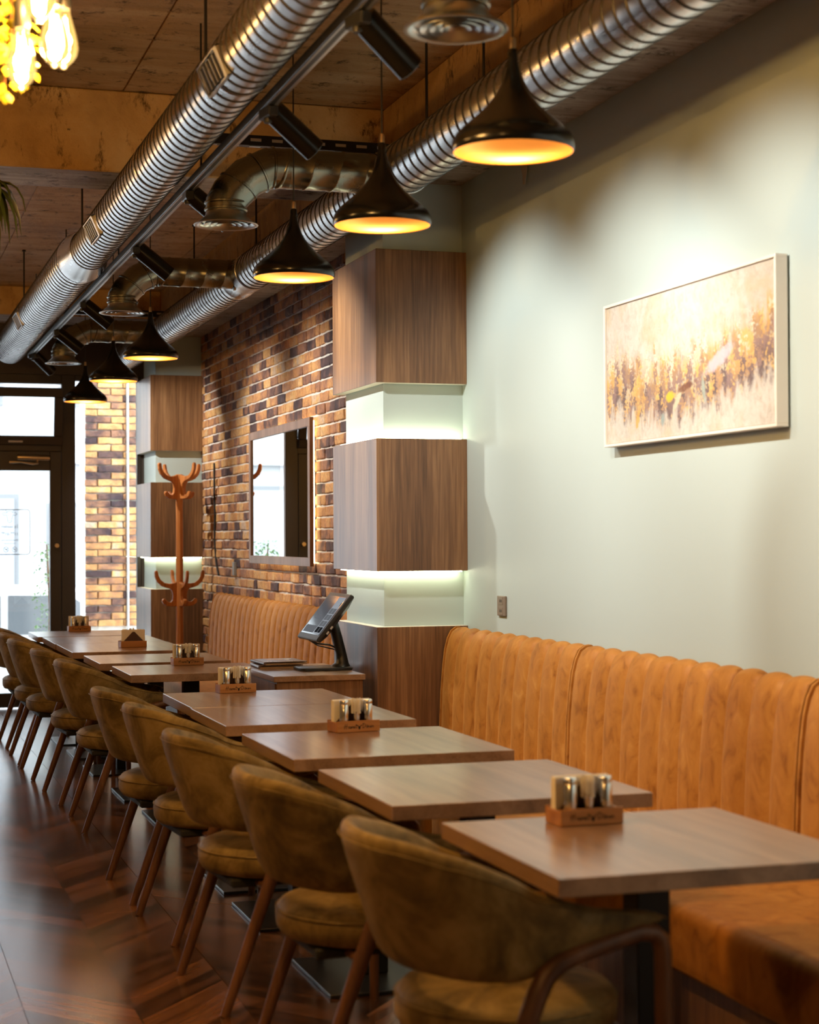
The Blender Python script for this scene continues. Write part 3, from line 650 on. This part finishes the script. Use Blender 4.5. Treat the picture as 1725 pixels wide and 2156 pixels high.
for i in range(46):
    a = R.uniform(-1.9, 1.9) if i % 3 else R.uniform(0, 6.28); rr = R.uniform(.11, .205); dr = R.uniform(.06, .27)
    m = MB(); prev = None; vs = []
    for k in range(7):
        t = k/6; c = Vector((math.cos(a)*rr*math.sin(t*1.5), math.sin(a)*rr*math.sin(t*1.5), .06*math.sin(t*2.6)-dr*t**1.7)); w = .024*math.sin(pi*min(1, .08+t*.94))+.001
        sd = Vector((-math.sin(a), math.cos(a), 0))*w; vs += [c-sd+Vector((0, 0, -.004)), c+Vector((0, 0, .003)), c+sd+Vector((0, 0, -.004))]
    fs = []
    for k in range(6):
        q = k*3; fs += [(q, q+1, q+4, q+3), (q+1, q+2, q+5, q+4)]
    m.add(vs, fs).build('frond', fg, fn, smooth=180)
# ================================================================== FURNITURE
TABLES = [(1.288, 3.145, 3.855, 'nearest square walnut table at the bottom right'), (1.252, 4.126, 4.849, 'second walnut table from the camera, bare'), (1.239, 5.087, 5.824, 'third walnut table from the camera with a caddy'), (1.235, 6.071, 6.757, 'near half of the joined walnut table pair by the pillar'), (1.243, 6.762, 7.447, 'far half of the joined walnut table pair by the pillar with a caddy'),
          (1.261, 8.479, 9.136, 'walnut table beside the counter with the till'), (1.224, 9.321, 10.018, 'bare walnut table behind the one beside the counter'), (1.195, 10.295, 11.170, 'near half of the far joined table pair with the turned caddy'), (1.190, 11.175, 11.972, 'far half of the far joined table pair, bare'), (1.166, 12.015, 12.722, 'farthest walnut table next to the glass door')]
for x0, y0, y1, lab in TABLES:
    cx_, cy_ = x0+.35, (y0+y1)/2; hy = (y1-y0)/2
    t = empty('dining_table', lab, 'table', (cx_, cy_, 0), group='square walnut tables in a row')
    MB().box(-.35, .35, -hy, hy, .713, .75).build('table_top', M['table'], t, bevel=.0015)
    MB().box(-.17, .17, -.03, .03, .700, .7128).box(-.03, .03, -.17, .17, .700, .7128).build('support_cross', M['blkm'], t)
    MB().box(-.039, .039, -.039, .039, .012, .702).build('column', M['blkm'], t, bevel=.003)
    MB().box(-.21, .21, -.25, .25, 0, .012).build('base_plate', M['blkp'], t, bevel=.002)

# ---- tub chairs, facing +X
def chair_proto():
    c = empty('tub_chair', 'x', 'chair', group='olive suede tub chairs along the tables')
    # wrap-around back
    loops = []; N = 44
    def plan(s):                    # s in -1..1 around the U
        a = abs(s); sg = 1 if s >= 0 else -1
        if a < .62:
            ph = a/.62*pi/2; u = -.012-.262*abs(math.cos(ph))**.86; v = .262*abs(math.sin(ph))**.92
        else:
            q = (a-.62)/.38; u = -.012+.262*q; v = .262+.008*q-.018*q*q
        return u, v*sg
    ztop = [(-.30, .818), (-.24, .812), (-.17, .785), (-.10, .752), (-.02, .704), (.0, .697), (.10, .668), (.20, .655), (.26, .648)]
    zbot = [(-.30, .532), (-.15, .525), (-.06, .527), (0, .552), (.06, .585), (.14, .612), (.26, .632)]
    for i in range(N+1):
        s = -1+2*i/N; u, v = plan(s); e = .004; ua, va = plan(max(-1, s-e)); ub, vb = plan(min(1, s+e))
        T = Vector((ub-ua, vb-va, 0)).normalized(); O = Vector((T.y, -T.x, 0))        # outward
        if O.dot(Vector((u-.0, v, 0))) < 0: O = -O
        zt, zb = interp(u, ztop), interp(u, zbot); lean = .26*smoothstep(.05, -.26, u)+.06
        th = .030+.008*smoothstep(.0, -.2, u)
        if abs(s) > .985: zt -= .012; zb += .004; th *= .7
        L = []
        h = zt-zb
        for f, o in ((0, .25), (.03, .7), (.12, 1), (.35, 1.06), (.65, 1.05), (.86, 1), (.96, .72), (1, .1), (.985, -.45), (.92, -.9), (.7, -1.05), (.35, -1.1), (.1, -1), (.02, -.55)):
            z = zb+h*f; L.append(Vector((u, v, z))+O*(th*o*.62+lean*(z-.66)*(1 if u < .1 else .4)))
        loops.append(L)
    b = MB().loft(loops).build('backrest', M['olive'], c, smooth=180); subsurf(b, 1)
    # piping seam along the upper rim outside
    pts = [L[5]*.55+L[6]*.45+(L[5]-Vector((0, 0, L[5].z))).normalized()*.0035 for L in loops]
    MB().tube(pts, .0014, 6).build('piping', M['olive'], b, smooth=180)
    # seat
    def ring(rx, ry, z, n=40): return [Vector((.012+rx*math.cos(2*pi*j/n), ry*math.sin(2*pi*j/n)*(1-.05*math.cos(2*pi*j/n)), z)) for j in range(n)]
    prof = [(.06, .378), (.195, .378), (.222, .386), (.234, .405), (.236, .43), (.233, .449), (.222, .463), (.200, .472), (.14, .481), (.06, .484), (.004, .485)]
    st = MB().loft([ring(r, r*1.02, z) for r, z in prof]).build('seat', M['olive'], c, smooth=180)
    MB().tube([Vector((.012+.2345*math.cos(2*pi*j/48), .2345*1.02*math.sin(2*pi*j/48)*(1-.05*math.cos(2*pi*j/48)), .4485)) for j in range(49)], .0026, 6, cap=False).build('piping', M['olive'], st, smooth=180)
    MB().box(-.17, .20, -.16, .16, .352, .379).build('seat_frame', M['hole'], c, bevel=.006)
    for sg in (-1, 1):
        rear = [(-.222, .268, 0), (-.15, .273, .205), (-.075, .277, .415), (-.038, .278, .508), (-.018, .277, .545), (.012, .276, .568), (.055, .274, .583)]
        arm = [(.055, .274, .583), (.12, .272, .599), (.19, .268, .614), (.222, .266, .611), (.240, .264, .595), (.246, .263, .57), (.248, .262, .44), (.250, .258, .2), (.252, .255, 0)]
        MB().tube([(a, sg*b_, z) for a, b_, z in rear], [.014, .018, .021, .0215, .021, .020, .019], 12).build('rear_leg', M['chairwood'], c, smooth=80)
        MB().tube([(a, sg*b_, z) for a, b_, z in arm], [.019, .019, .019, .019, .019, .0185, .018, .016, .0135], 12).build('front_leg', M['chairwood'], c, smooth=80)
    for u in (-.085, .235): MB().tube([(u, -.272, .365), (u, .272, .365)], .012, 8).build('cross_rail', M['chairwood'], c, smooth=60)
    return c
CH = [(1.300, 3.50, 2, 'tub chair nearest the camera with its bent wooden arm in view'), (1.262, 4.44, 2, 'second tub chair from the camera'), (1.238, 5.40, 3.9, 'third tub chair from the camera'), (1.250, 6.34, 4.5, 'fourth tub chair from the camera'), (1.226, 7.06, 2, 'fifth tub chair from the camera'),
      (1.262, 8.78, .5, 'sixth tub chair from the camera, wide back in view by the table gap'), (1.236, 9.72, 3.4, 'seventh tub chair from the camera'), (1.195, 10.74, 2, 'eighth tub chair from the camera'), (1.185, 11.45, 1, 'ninth tub chair from the camera'), (1.180, 12.35, 1, 'tenth and farthest tub chair, cut by the left edge')]
c0 = chair_proto(); CPS = [c0]+[copy_tree(c0) for _ in CH[1:]]
for c, (x, y, a, lab) in zip(CPS, CH): c.location = (x, y, 0); c.rotation_euler = (0, 0, math.radians(a)); c['label'] = 'olive suede '+lab

# ---- channel-back benches
PATH = [(2.556, .40), (2.557, .55), (2.563, .70), (2.573, .82), (2.583, .895), (2.596, .944), (2.613, .978), (2.636, .994), (2.660, .997), (2.678, .985), (2.682, .93)]
def channel_mesh(w, x_off):
    nc = 13; loops = []; vs = []
    for i, (x, z) in enumerate(PATH):
        a = PATH[max(0, i-1)]; b_ = PATH[min(len(PATH)-1, i+1)]; t = Vector((b_[0]-a[0], b_[1]-a[1])).normalized(); nx, nz = -t.y, t.x
        if i >= len(PATH)-1: nx, nz = -1, 0
        for j in range(nc):
            q = -1+2*j/(nc-1); bul = .017*math.sqrt(max(0, 1-abs(q)**2.0)); vs.append((x+nx*(bul-.017)-x_off, q*w/2, z+nz*(bul-.017)))
    m = MB(); fs = [(i*nc+j, (i+1)*nc+j, (i+1)*nc+j+1, i*nc+j+1) for i in range(len(PATH)-1) for j in range(nc-1)]
    return m.add(vs, fs).mesh('channel_pad', M['velvet'], smooth=180)
def bench(y0, y1, n, label, seatlab=None):
    cy_ = (y0+y1)/2; b = empty('banquette_bench', label, 'bench', (2.4 if y0 < 8 else 2.385, cy_, 0), group='mustard velvet banquettes'); hl = (y1-y0)/2
    MB().box(.235, .292, -hl+.012, hl-.012, .22, .975).build('backrest_core', M['velvet'], b, bevel=.02, seg=2)
    me = channel_mesh((y1-y0-.02)/n, 2.4)
    for i in range(n): link('channel_pad', me, b, (0, -hl+.01+(i+.5)*(y1-y0-.02)/n, 0))
    for s_ in (-1, 1):       # end cheeks
        poly = [(x-2.4+.004, z) for x, z in PATH]+[(.285, .40)]
        Q = Matrix(((1, 0, 0, 0), (0, 0, 1, s_*(hl-.006)-.006), (0, 1, 0, 0), (0, 0, 0, 1))); MB().prism(poly, .012, Q).build('end_cheek', M['velvet'], b)
    st = MB().box(-.385, .19, -hl+.006, hl-.006, .275, .455).build('seat_cushion', M['velvet'], b, bevel=.045, seg=4, smooth=60)
    MB().box(-.33, .285, -hl+.004, hl-.004, 0, .274).build('plinth', M['clad'], b)
    return b
bench(2.78, 4.474, 11, 'nearest mustard velvet bench section, cut by the right edge')
bench(4.482, 6.176, 11, 'mustard velvet bench section below the painting')
bench(6.184, 7.690, 10, 'mustard velvet bench section against the timber pillar')
bench(8.56, 13.20, 30, 'long mustard velvet bench below the brick wall')

# ---- lettering strokes
def arc(cx, cy, rx, ry, a0, a1, n=8): return [(cx+rx*math.cos(math.radians(a0+(a1-a0)*i/n)), cy+ry*math.sin(math.radians(a0+(a1-a0)*i/n))) for i in range(n+1)]
GL = {'H': (1.05, [[(.10, -.1), (.35, 1.0)], [(.55, -.08), (.82, 1.05)], [(.0, .42), (.3, .5), (.9, .55)]]),
      'a': (.55, [arc(.26, .22, .2, .2, 40, 330, 10), [(.45, .42), (.42, .05), (.58, .05)]]),
      's': (.42, [[(.05, .05), (.22, .42), (.34, .2), (.25, -.02), (.05, .0)], [(.3, .05), (.45, .12)]]),
      'r': (.42, [[(.02, .08), (.12, .42), (.2, .36), (.32, .38), (.3, .05), (.44, .08)]]),
      'e': (.45, [[(.03, .12), (.3, .25), (.25, .42), (.1, .38), (.06, .12), (.22, .0), (.44, .12)]]),
      't': (.42, [[(.28, .95), (.14, .15), (.22, .02), (.4, .1)], [(.02, .58), (.42, .66)]]),
      'D': (.95, [[(.3, 1.0), (.12, -.02)], [(.0, .9), (.35, 1.02), (.75, .8), (.78, .4), (.5, .05), (.05, -.04)]]),
      'o': (.48, [arc(.24, .22, .2, .21, 90, 450, 12), [(.26, .42), (.48, .36)], [(.16, .6), (.17, .66)], [(.34, .6), (.35, .66)]]),
      'n': (.6, [[(.02, .42), (.06, .03), (.1, .3), (.28, .42), (.36, .3), (.38, .04), (.58, .12)]])}
def script(mb, word, x, y, h, w, M4, t=.0005):
    for ch in word:
        adv, sts = GL[ch]
        for st in sts: stroke(mb, [(x+a*h, y+b_*h) for a, b_ in st], w, t, M4)
        x += adv*h
    return x
def bull(mb, x, y, h, M4, t=.0005):
    for poly in ([(-.28, .62), (.28, .62), (.22, .1), (.1, -.1), (-.1, -.1), (-.22, .1)], [(-.3, .6), (-.62, .7), (-.66, 1.0), (-.5, .82), (-.2, .78)], [(.3, .6), (.2, .78), (.5, .82), (.66, 1.0), (.62, .7)]):
        mb.prism([(x+a*h, y+b_*h) for a, b_ in poly], t, M4)

# ---- table caddies
def caddy_proto():
    c = empty('wooden_caddy', 'x', 'caddy', group='wooden condiment caddies'); w, dp, hh = .079, .043, .039
    fp = MB().box(-w, w, -dp, -dp+.007, .001, hh).build('front_panel', M['caddywood'], c, bevel=.0012)
    MB().box(-w, w, dp-.007, dp, .001, hh).build('back_panel', M['caddywood'], c, bevel=.0012)
    for s_ in (-1, 1): MB().box(s_*w-(.007 if s_ > 0 else 0), s_*w+(.007 if s_ < 0 else 0), -dp+.007, dp-.007, .001, hh-.004).build('side_panel', M['caddywood'], c, bevel=.001)
    MB().box(-w+.007, w-.007, -dp+.007, dp-.007, 0, .006).build('tray_floor', M['caddywood'], c)
    for yy in (-.001, .030):
        Q = Matrix(((1, 0, 0, 0), (0, 0, 1, yy), (0, 1, 0, 0), (0, 0, 0, 1))); MB().prism([(-.068, .006), (.068, .006), (.068, .03), (.006, .094), (-.006, .094), (-.068, .03)], .004, Q).build('napkin_plate', M['sauce'], c)
    Q = Matrix(((1, 0, 0, 0), (0, 0, -1, -dp-.0002), (0, 1, 0, 0), (0, 0, 0, 1)))
    m = MB(); x = script(m, 'Hasret', -.055, .0145, .0145, .0015, Q); script(m, 'Doner', .013, .0145, .0145, .0015, Q); m.build('lettering', M['ink'], fp)
    m = MB(); bull(m, .002, .011, .0155, Q); m.build('bull_emblem', M['ink'], fp)
    return c
def shaker_proto():
    s = empty('steel_shaker', 'x', 'shaker', group='steel shakers in the caddies')
    MB().lathe([(0, 0), (.0150, 0), (.0158, .001), (.0158, .086), (.0150, .087)], 28).build('body', M['chrome'], s, smooth=40)
    MB().lathe([(.0150, .087), (.0156, .089), (.0156, .099), (.0135, .1015), (0, .102)], 28).build('lid', M['chrome'], s, smooth=40)
    return s
def pick_proto():
    s = empty('toothpick_holder', 'x', 'toothpick holder', group='toothpick holders in the caddies')
    MB().lathe([(0, 0), (.0122, 0), (.0128, .001), (.0128, .062), (.0118, .062), (.0115, .01), (0, .01)], 24).build('cup', M['chrome'], s, smooth=40)
    m = MB()
    for i in range(26):
        a = i*2.4; r_ = .0115*math.sqrt((i+.5)/26); x, y = r_*math.cos(a), r_*math.sin(a); k = 1.45
        m.box(-.0022, .0022, -.0008, .0008, 0, R.uniform(.102, .112)-.06, 0, T3((x, y, .06)) @ Matrix.Rotation(a, 4, 'Z') @ Matrix.Rotation(.12+r_*6, 4, 'Y') if False else T3((x*k, y*k, .056)) @ Matrix.Rotation(a, 4, 'Z'))
    tag(m.build('wrapped_toothpicks', M['pick'], s), kind='stuff')
    return s
def napkin_proto():
    n_ = empty('napkin_stack', 'x', 'napkins', group='paper napkin stacks in the caddies')
    for i in range(6):
        y = i*.0042; e = R.uniform(-.0015, .0015)
        MB().box(-.070+e, .070+e, y, y+.0036, 0, .099+R.uniform(-.002, .002)).build('napkin', M['paper'], n_, bevel=.0008)
    return n_
cd0, sh0, pk0, np0 = caddy_proto(), shaker_proto(), pick_proto(), napkin_proto()
CAD = [(1.598, 3.745, 2, 'the nearest table'), (1.615, 5.772, 9, 'the third table'), (1.547, 7.395, 3, 'the joined tables by the pillar'), (1.644, 9.085, 2, 'the table beside the till counter'), (1.600, 10.69, 184, 'the far joined tables, turned backwards'), (1.516, 12.665, 1, 'the farthest table')]
def use(proto, k): return proto if k == 0 else copy_tree(proto)
CC = [[use(cd0, k), use(np0, k), use(pk0, k), use(sh0, 2*k), use(sh0, 2*k+1)] for k in range(len(CAD))]
for (x, y, a, lab), (c, n_, pk, s1, s2) in zip(CAD, CC):
    Q = T3((x, y, .75)) @ Matrix.Rotation(math.radians(a), 4, 'Z')
    for o, off, lb in ((c, (0, 0, 0), 'wooden condiment caddy with burnt lettering on '+lab), (n_, (0, .0045, .0065), 'white paper napkin stack in the caddy on '+lab), (pk, (.0, -.022, .0065), 'steel cup of wrapped toothpicks in the caddy on '+lab), (s1, (-.044, -.0195, .0065), 'left steel shaker in the caddy on '+lab), (s2, (.044, -.0195, .0065), 'right steel shaker in the caddy on '+lab)):
        o.location = Q @ Vector(off); o.rotation_euler = (0, 0, math.radians(a)); o['label'] = lb

# ---- coat stand
cs = empty('coat_stand', 'honey oak coat stand with curled hooks in front of the far pillar', 'coat stand', (2.43, 13.75, 0))
MB().tube([(0, 0, .05), (0, 0, 1.905), (0, 0, 1.912)], [.031, .029, .024], 8).build('pole', M['coatwood'], cs, bevel=.002)
HK = [(.0, -.095), (.02, -.088), (.05, -.100), (.085, -.105), (.125, -.098), (.155, -.075), (.172, -.045), (.178, -.012), (.185, -.001), (.198, -.001), (.206, -.012), (.203, -.05), (.185, -.09), (.150, -.122), (.105, -.138), (.078, -.145), (.062, -.165), (.056, -.20), (.060, -.233), (.074, -.250), (.095, -.247), (.110, -.234), (.121, -.222), (.137, -.222), (.145, -.238), (.135, -.262), (.105, -.280), (.06, -.284), (0, -.284)]
hk = MB().prism(HK, .024, Matrix(((1, 0, 0, 0), (0, 0, 1, -.012), (0, 1, 0, 0), (0, 0, 0, 1)))).mesh('hook_bracket', M['coatwood'], bevel=.004)
for zt, a0 in ((2.0, 27), (1.157, 8)):
    for k in range(4): link('hook_bracket', hk, cs, (0, 0, zt), (0, 0, math.radians(a0+90*k)))
FT = [(0, .09), (0, .30), (.03, .29), (.06, .20), (.13, .11), (.22, .055), (.24, .03), (.235, 0), (.205, 0), (.19, .022), (.10, .06)]
ft = MB().prism(FT, .026, Matrix(((1, 0, 0, 0), (0, 0, 1, -.013), (0, 1, 0, 0), (0, 0, 0, 1)))).mesh('foot', M['coatwood'], bevel=.004)
for k in range(4): link('foot', ft, cs, (0, 0, 0), (0, 0, math.radians(45+90*k)))

# ---- counter, till, menus
CZ = .785
co = empty('low_counter', 'low timber counter unit beside the pillar carrying the till', 'counter', (2.005, 8.12, 0))
MB().box(-.215, .213, -.40, .345, CZ-.026, CZ).build('worktop', M['table'], co, bevel=.0015)
MB().box(-.198, .205, -.385, .34, .06, CZ-.0265).build('carcass', M['clad'], co, bevel=.0015)
MB().box(-.17, .205, -.36, .335, 0, .06).build('plinth', M['blkm'], co)
MB().box(-.2045, -.1985, -.37, .325, .08, CZ-.035).build('door', M['clad'], co, bevel=.001)
ps = empty('till_terminal', 'black touch screen till terminal on an angled stand on the counter', 'till', (2.12, 8.06, CZ))
basep = [(-.125, -.10), (.10, -.10), (.115, -.06), (.115, .06), (.10, .10), (-.125, .10), (-.145, .05), (-.145, -.05)]
MB().prism(basep, .014).build('base', M['blkp'], ps, bevel=.004, seg=2, smooth=40)
neck = []
for x, z, hw, hd in ((.07, .012, .055, .05), (.078, .03, .045, .032), (.075, .07, .040, .026), (.055, .15, .036, .026), (.035, .225, .034, .024), (.028, .262, .032, .020)):
    neck.append([Vector((x+hd*math.cos(a)*1.0, hw*math.sin(a), z)) for a in [2*pi*i/14 for i in range(14)]])
MB().loft(neck).build('stand_arm', M['blkp'], ps, smooth=60)
SQ = T3((-.010, .0, .255)) @ Matrix.Rotation(math.radians(38.5), 4, 'Y')     # local z up the screen, local -x is the screen face
def sbox(x0, x1, y0, y1, z0, z1): return MB().box(x0, x1, y0, y1, z0, z1, 0, SQ)
scn = [[SQ @ Vector((x, sy*hy, sz*hz)) for sy, sz in ((-1, -1), (1, -1), (1, 1), (-1, 1))] for x, hy, hz in ((0, .186, .134), (.012, .188, .136), (.022, .185, .133), (.045, .13, .085), (.05, .11, .065))]
hs = MB().loft(scn).build('screen_housing', M['blkp'], ps, bevel=.003)
def screen_mat():
    t = NT('till_screen'); 
    return t.fin((.012, .013, .016), .06, 0, .6, Emission_Color=(.55, .6, .7), Emission_Strength=.10)
dsp = sbox(-.0012, -.0002, -.166, .166, -.108, .114).build('display', screen_mat(), hs)
tile_m = [emis('ui_light_grey', (.62, .66, .72), .42), emis('ui_mid_grey', (.4, .42, .46), .28), emis('ui_dark', (.12, .12, .13), .12)]
for y0, y1, z0, z1, k in ((-.16, -.045, -.10, .11, 0), (-.16, -.145, .06, .08, 2)): sbox(-.0016, -.0012, y0, y1, z0, z1).build('screen_panel', tile_m[k], dsp)
for i in range(2):
    for j in range(4): sbox(-.0020, -.0016, -.152+i*.052, -.106+i*.052, -.095+j*.036, -.064+j*.036).build('screen_button', tile_m[2 if j == 0 else 1], dsp)
sbox(-.0016, -.0012, -.035, .155, -.10, -.06).build('screen_panel', tile_m[1], dsp)
sbox(-.0016, -.0012, .0, .12, -.02, -.015).build('screen_panel', tile_m[1], dsp); sbox(-.0016, -.0012, .02, .10, .0, .004).build('screen_panel', tile_m[1], dsp)
for z in (-.045, -.075): sbox(.018, .026, -.1895, -.1865, z-.008, z+.008).build('usb_port', M['zinc'], hs)
cab = MB().tube([(-.085, -.02, .145), (-.05, -.03, .125), (.01, -.03, .118), (.05, -.02, .10)], .0045, 8); cab.build('cable', M['blkp'], ps, smooth=80)
MB().tube([(-.09, .03, .15), (-.03, .04, .112), (.05, .02, .092)], .003, 8).build('cable', M['blkp'], ps, smooth=80)
menub = plain('brown_menu_card', (.115, .062, .04), .28, 0, .5); menue = plain('menu_paper_edge', (.55, .38, .24), .7); photo = plain('menu_photo_tan', (.55, .33, .16), .4)
for k, (x, y, a, z, lab) in enumerate(((1.945, 8.325, -3, CZ, 'lower folded brown menu leaflet on the counter'), (1.955, 8.32, 3, CZ+.017, 'upper folded brown menu leaflet with white script on the counter'))):
    mn = empty('menu_leaflet', lab, 'menu', (x, y, z), math.radians(a), group='folded menu leaflets')
    hw = .105; hl = .122
    for i, (z0, z1) in enumerate(((.0005, .003), (.005, .0075), (.0115, .0145))): MB().box(-hw, hw, -hl, hl, z0, z1).build('leaf', [menue, menub][1 if i == 2 else 0], mn)
    MB().tube([(-hw, -hl, .0075), (-hw, hl, .0075)], .007, 10).build('fold', menub, mn, smooth=80)
    m = MB(); Q = T3((0, 0, .0146)); script(m, 'Hasret', -.09, -.105, .034, .0032, Q); script(m, 'Doner', .018, -.105, .030, .0032, Q); m.build('lettering', M['whiteink'], mn)
    MB().box(-.05, .03, .02, .09, .0145, .0149).build('printed_photo', photo, mn)
    m = MB(); bull(m, .05, .03, .05, Q); m.build('bull_emblem', M['whiteink'], mn)

# ---- mirror
mr = empty('wall_mirror', 'walnut framed mirror with warm backlight on the brick wall', 'mirror', (2.695, 11.32, 1.69))
YA, ZA, FB = .875, .459, .055
for a in ((-YA, YA, ZA-FB, ZA), (-YA, YA, -ZA, -ZA+FB), (-YA, -YA+FB, -ZA+FB, ZA-FB), (YA-FB, YA, -ZA+FB, ZA-FB)): MB().box(-.045, -.020, *a).build('frame_bar', M['framewood'], mr, bevel=.0015)
MB().box(-.034, -.024, -YA+FB-.004, YA-FB+.004, -ZA+FB-.004, ZA-FB+.004).build('mirror_glass', M['mirror'], mr)
MB().box(-.020, -.002, -YA+.05, YA-.05, -ZA+.05, ZA-.05).build('backing_board', M['blkm'], mr)
for a in ((-YA+.02, YA-.02, ZA-.03, ZA-.02), (-YA+.02, YA-.02, -ZA+.02, -ZA+.03), (-YA+.02, -YA+.032, -ZA+.03, ZA-.03), (YA-.032, YA-.02, -ZA+.03, ZA-.03)): MB().box(-.018, -.008, *a).build('led_strip', M['ledw'], mr)

# ---- painting
def canvas_mat():
    t = NT('abstract_canvas'); v = t.coord('Object', False); sx = t.n('ShaderNodeSeparateXYZ'); t.set(sx.inputs[0], v)
    u = t.math('MULTIPLY', sx.outputs[1], -1.0); z = sx.outputs[2]
    nb = t.noise(t.map(v, (1, 6, 5)), 1.0, 6, .65, .6); nv = t.noise(t.map(v, (1, 22, 6)), 1.0, 5, .7, .4); nf = t.noise(t.map(v, (1, 30, 24)), 1.0, 6, .75, .8)
    ground = t.ramp(nf, [(.3, (.40, .36, .30)), (.5, (.54, .51, .45)), (.7, (.60, .57, .52))])
    ground = t.mix(t.ramp(nb, [(.50, (0, 0, 0)), (.75, (.75, .75, .75))]), ground, (.50, .38, .20))
    cen = t.math('ADD', t.math('ADD', -.075, t.math('MULTIPLY', u, .045)), t.math('MULTIPLY', t.math('MULTIPLY', u, u), .20))
    low = t.math('SUBTRACT', z, cen)
    band = t.math('SUBTRACT', 1.05, t.math('DIVIDE', t.math('ABSOLUTE', low), .155))
    msk = t.math('ADD', band, t.math('ADD', t.math('MULTIPLY', t.math('SUBTRACT', nv, .5), 2.2), t.math('MULTIPLY', t.math('SUBTRACT', nf, .5), 1.2)))
    vo = t.n('ShaderNodeTexVoronoi', feature='F1'); vo.inputs['Scale'].default_value = 1.0
    dv = t.n('ShaderNodeVectorMath', operation='ADD'); t.set(dv.inputs[0], t.map(v, (1, 34, 17))); nz = t.n('ShaderNodeTexNoise'); t.set(nz.inputs['Vector'], t.map(v, (1, 14, 14)))
    sc_ = t.n('ShaderNodeVectorMath', operation='SCALE'); t.set(sc_.inputs[0], nz.outputs['Color']); sc_.inputs['Scale'].default_value = 2.6; t.set(dv.inputs[1], sc_.outputs[0]); t.set(vo.inputs['Vector'], dv.outputs[0])
    cr = t.n('ShaderNodeSeparateColor'); t.set(cr.inputs[0], vo.outputs['Color'])
    f = t.math('ADD', t.math('ADD', t.math('MULTIPLY', cr.outputs[0], .62), t.math('MULTIPLY', nf, .25)), t.math('MULTIPLY', low, 1.9))
    paint = t.ramp(f, [(.10, (.10, .06, .065)), (.24, (.24, .15, .14)), (.36, (.34, .20, .10)), (.48, (.52, .30, .09)), (.58, (.62, .40, .12)), (.68, (.40, .36, .28)), (.78, (.66, .52, .33)), (.9, (.70, .62, .52))])
    c = t.mix(t.ramp(msk, [(.20, (0, 0, 0)), (.62, (.92, .92, .92))]), ground, paint)
    def ell(cu, cz, ru, rz, rot, colr, a1=.85):
        nonlocal c
        a, b_ = t.math('SUBTRACT', u, cu), t.math('SUBTRACT', z, cz); ca, sa = math.cos(rot), math.sin(rot)
        p = t.math('DIVIDE', t.math('ADD', t.math('MULTIPLY', a, ca), t.math('MULTIPLY', b_, sa)), ru); q = t.math('DIVIDE', t.math('SUBTRACT', t.math('MULTIPLY', b_, ca), t.math('MULTIPLY', a, sa)), rz)
        r_ = t.math('ADD', t.math('ADD', t.math('MULTIPLY', p, p), t.math('MULTIPLY', q, q)), t.math('MULTIPLY', t.math('SUBTRACT', nf, .5), 3.0))
        c = t.mix(t.ramp(r_, [(.4, (a1, a1, a1)), (1.1, (0, 0, 0))]), c, colr)
    ell(.26, -.02, .12, .028, .35, (.56, .45, .50)); ell(.15, -.115, .014, .05, .18, (.30, .36, .31)); ell(-.10, -.115, .035, .02, .2, (.68, .48, .03)); ell(-.045, -.13, .05, .016, .8, (.55, .52, .36)); ell(.02, -.09, .08, .014, .15, (.15, .06, .04)); ell(-.36, -.17, .016, .045, -.3, (.60, .34, .08)); ell(-.16, -.19, .018, .026, 0, (.25, .33, .32))
    t.bump(nf, .3, .004)
    return t.fin(c, .55, 0, .3)
pt = empty('framed_painting', 'abstract ochre and cream painting in a white float frame on the green wall', 'painting', (2.66, 5.382, 2.002))
PY, PZ = .643, .263
MB().box(.008, .036, -PY+.012, PY-.012, -PZ+.012, PZ-.012).build('canvas', canvas_mat(), pt, bevel=.001)
for a in ((-PY, PY, PZ-.010, PZ), (-PY, PY, -PZ, -PZ+.010), (-PY, -PY+.010, -PZ+.010, PZ-.010), (PY-.010, PY, -PZ+.010, PZ-.010)): MB().box(0, .042, *a).build('frame_bar', M['white'], pt, bevel=.0012)
MB().box(.036, .048, -.3, .3, .1, .14).build('hanging_batten', M['canvasedge'], pt)

# ---- small wall fittings
ou = empty('wall_socket', 'taupe double wall socket above the bench', 'socket', (2.71, 7.242, 1.105))
MB().box(-.010, .0, -.05, .05, -.044, .044).build('plate', M['outlet'], ou, bevel=.003, seg=2)
for z in (-.022, .022):
    i_ = MB().box(-.0115, -.009, -.024, .024, z-.017, z+.017).build('insert', M['outlet'], ou, bevel=.001)
    for y in (-.008, .008): MB().box(-.0122, -.0112, y-.003, y+.003, z-.006, z+.006).build('slot', M['hole'], i_)
tp = MB(); tp.add([(2.7085, 6.995, 3.04), (2.7085, 6.885, 3.03), (2.707, 6.99, 2.985), (2.707, 6.90, 2.99), (2.702, 6.955, 2.945), (2.702, 6.905, 2.95), (2.694, 6.93, 2.90), (2.694, 6.905, 2.895)], [(0, 1, 3, 2), (2, 3, 5, 4), (4, 5, 7, 6)])
o = tp.build('tape_scrap', M['tape']); sm = o.modifiers.new('thick', 'SOLIDIFY'); sm.thickness = .0006; tag(o, 'torn scrap of masking tape hanging high on the green wall', 'tape')
MB().tube([(2.692, 13.66, 2.0), (2.692, 13.66, 1.72), (2.69, 13.63, 1.60), (2.692, 13.655, 1.40), (2.692, 13.60, 1.22), (2.692, 13.5, 1.12)], .008, 8).build('wall_cable', M['hole'], smooth=80)
tag(bpy.data.objects['wall_cable'], 'dark cable running down the brick wall near the coat stand', 'cable')
tag(MB().box(2.675, 2.698, 12.84, 12.90, 1.13, 1.23).build('junction_box', plain('grey_plastic', (.22, .21, .2), .5), bevel=.003), 'small grey junction box on the brick wall above the bench', 'junction box')
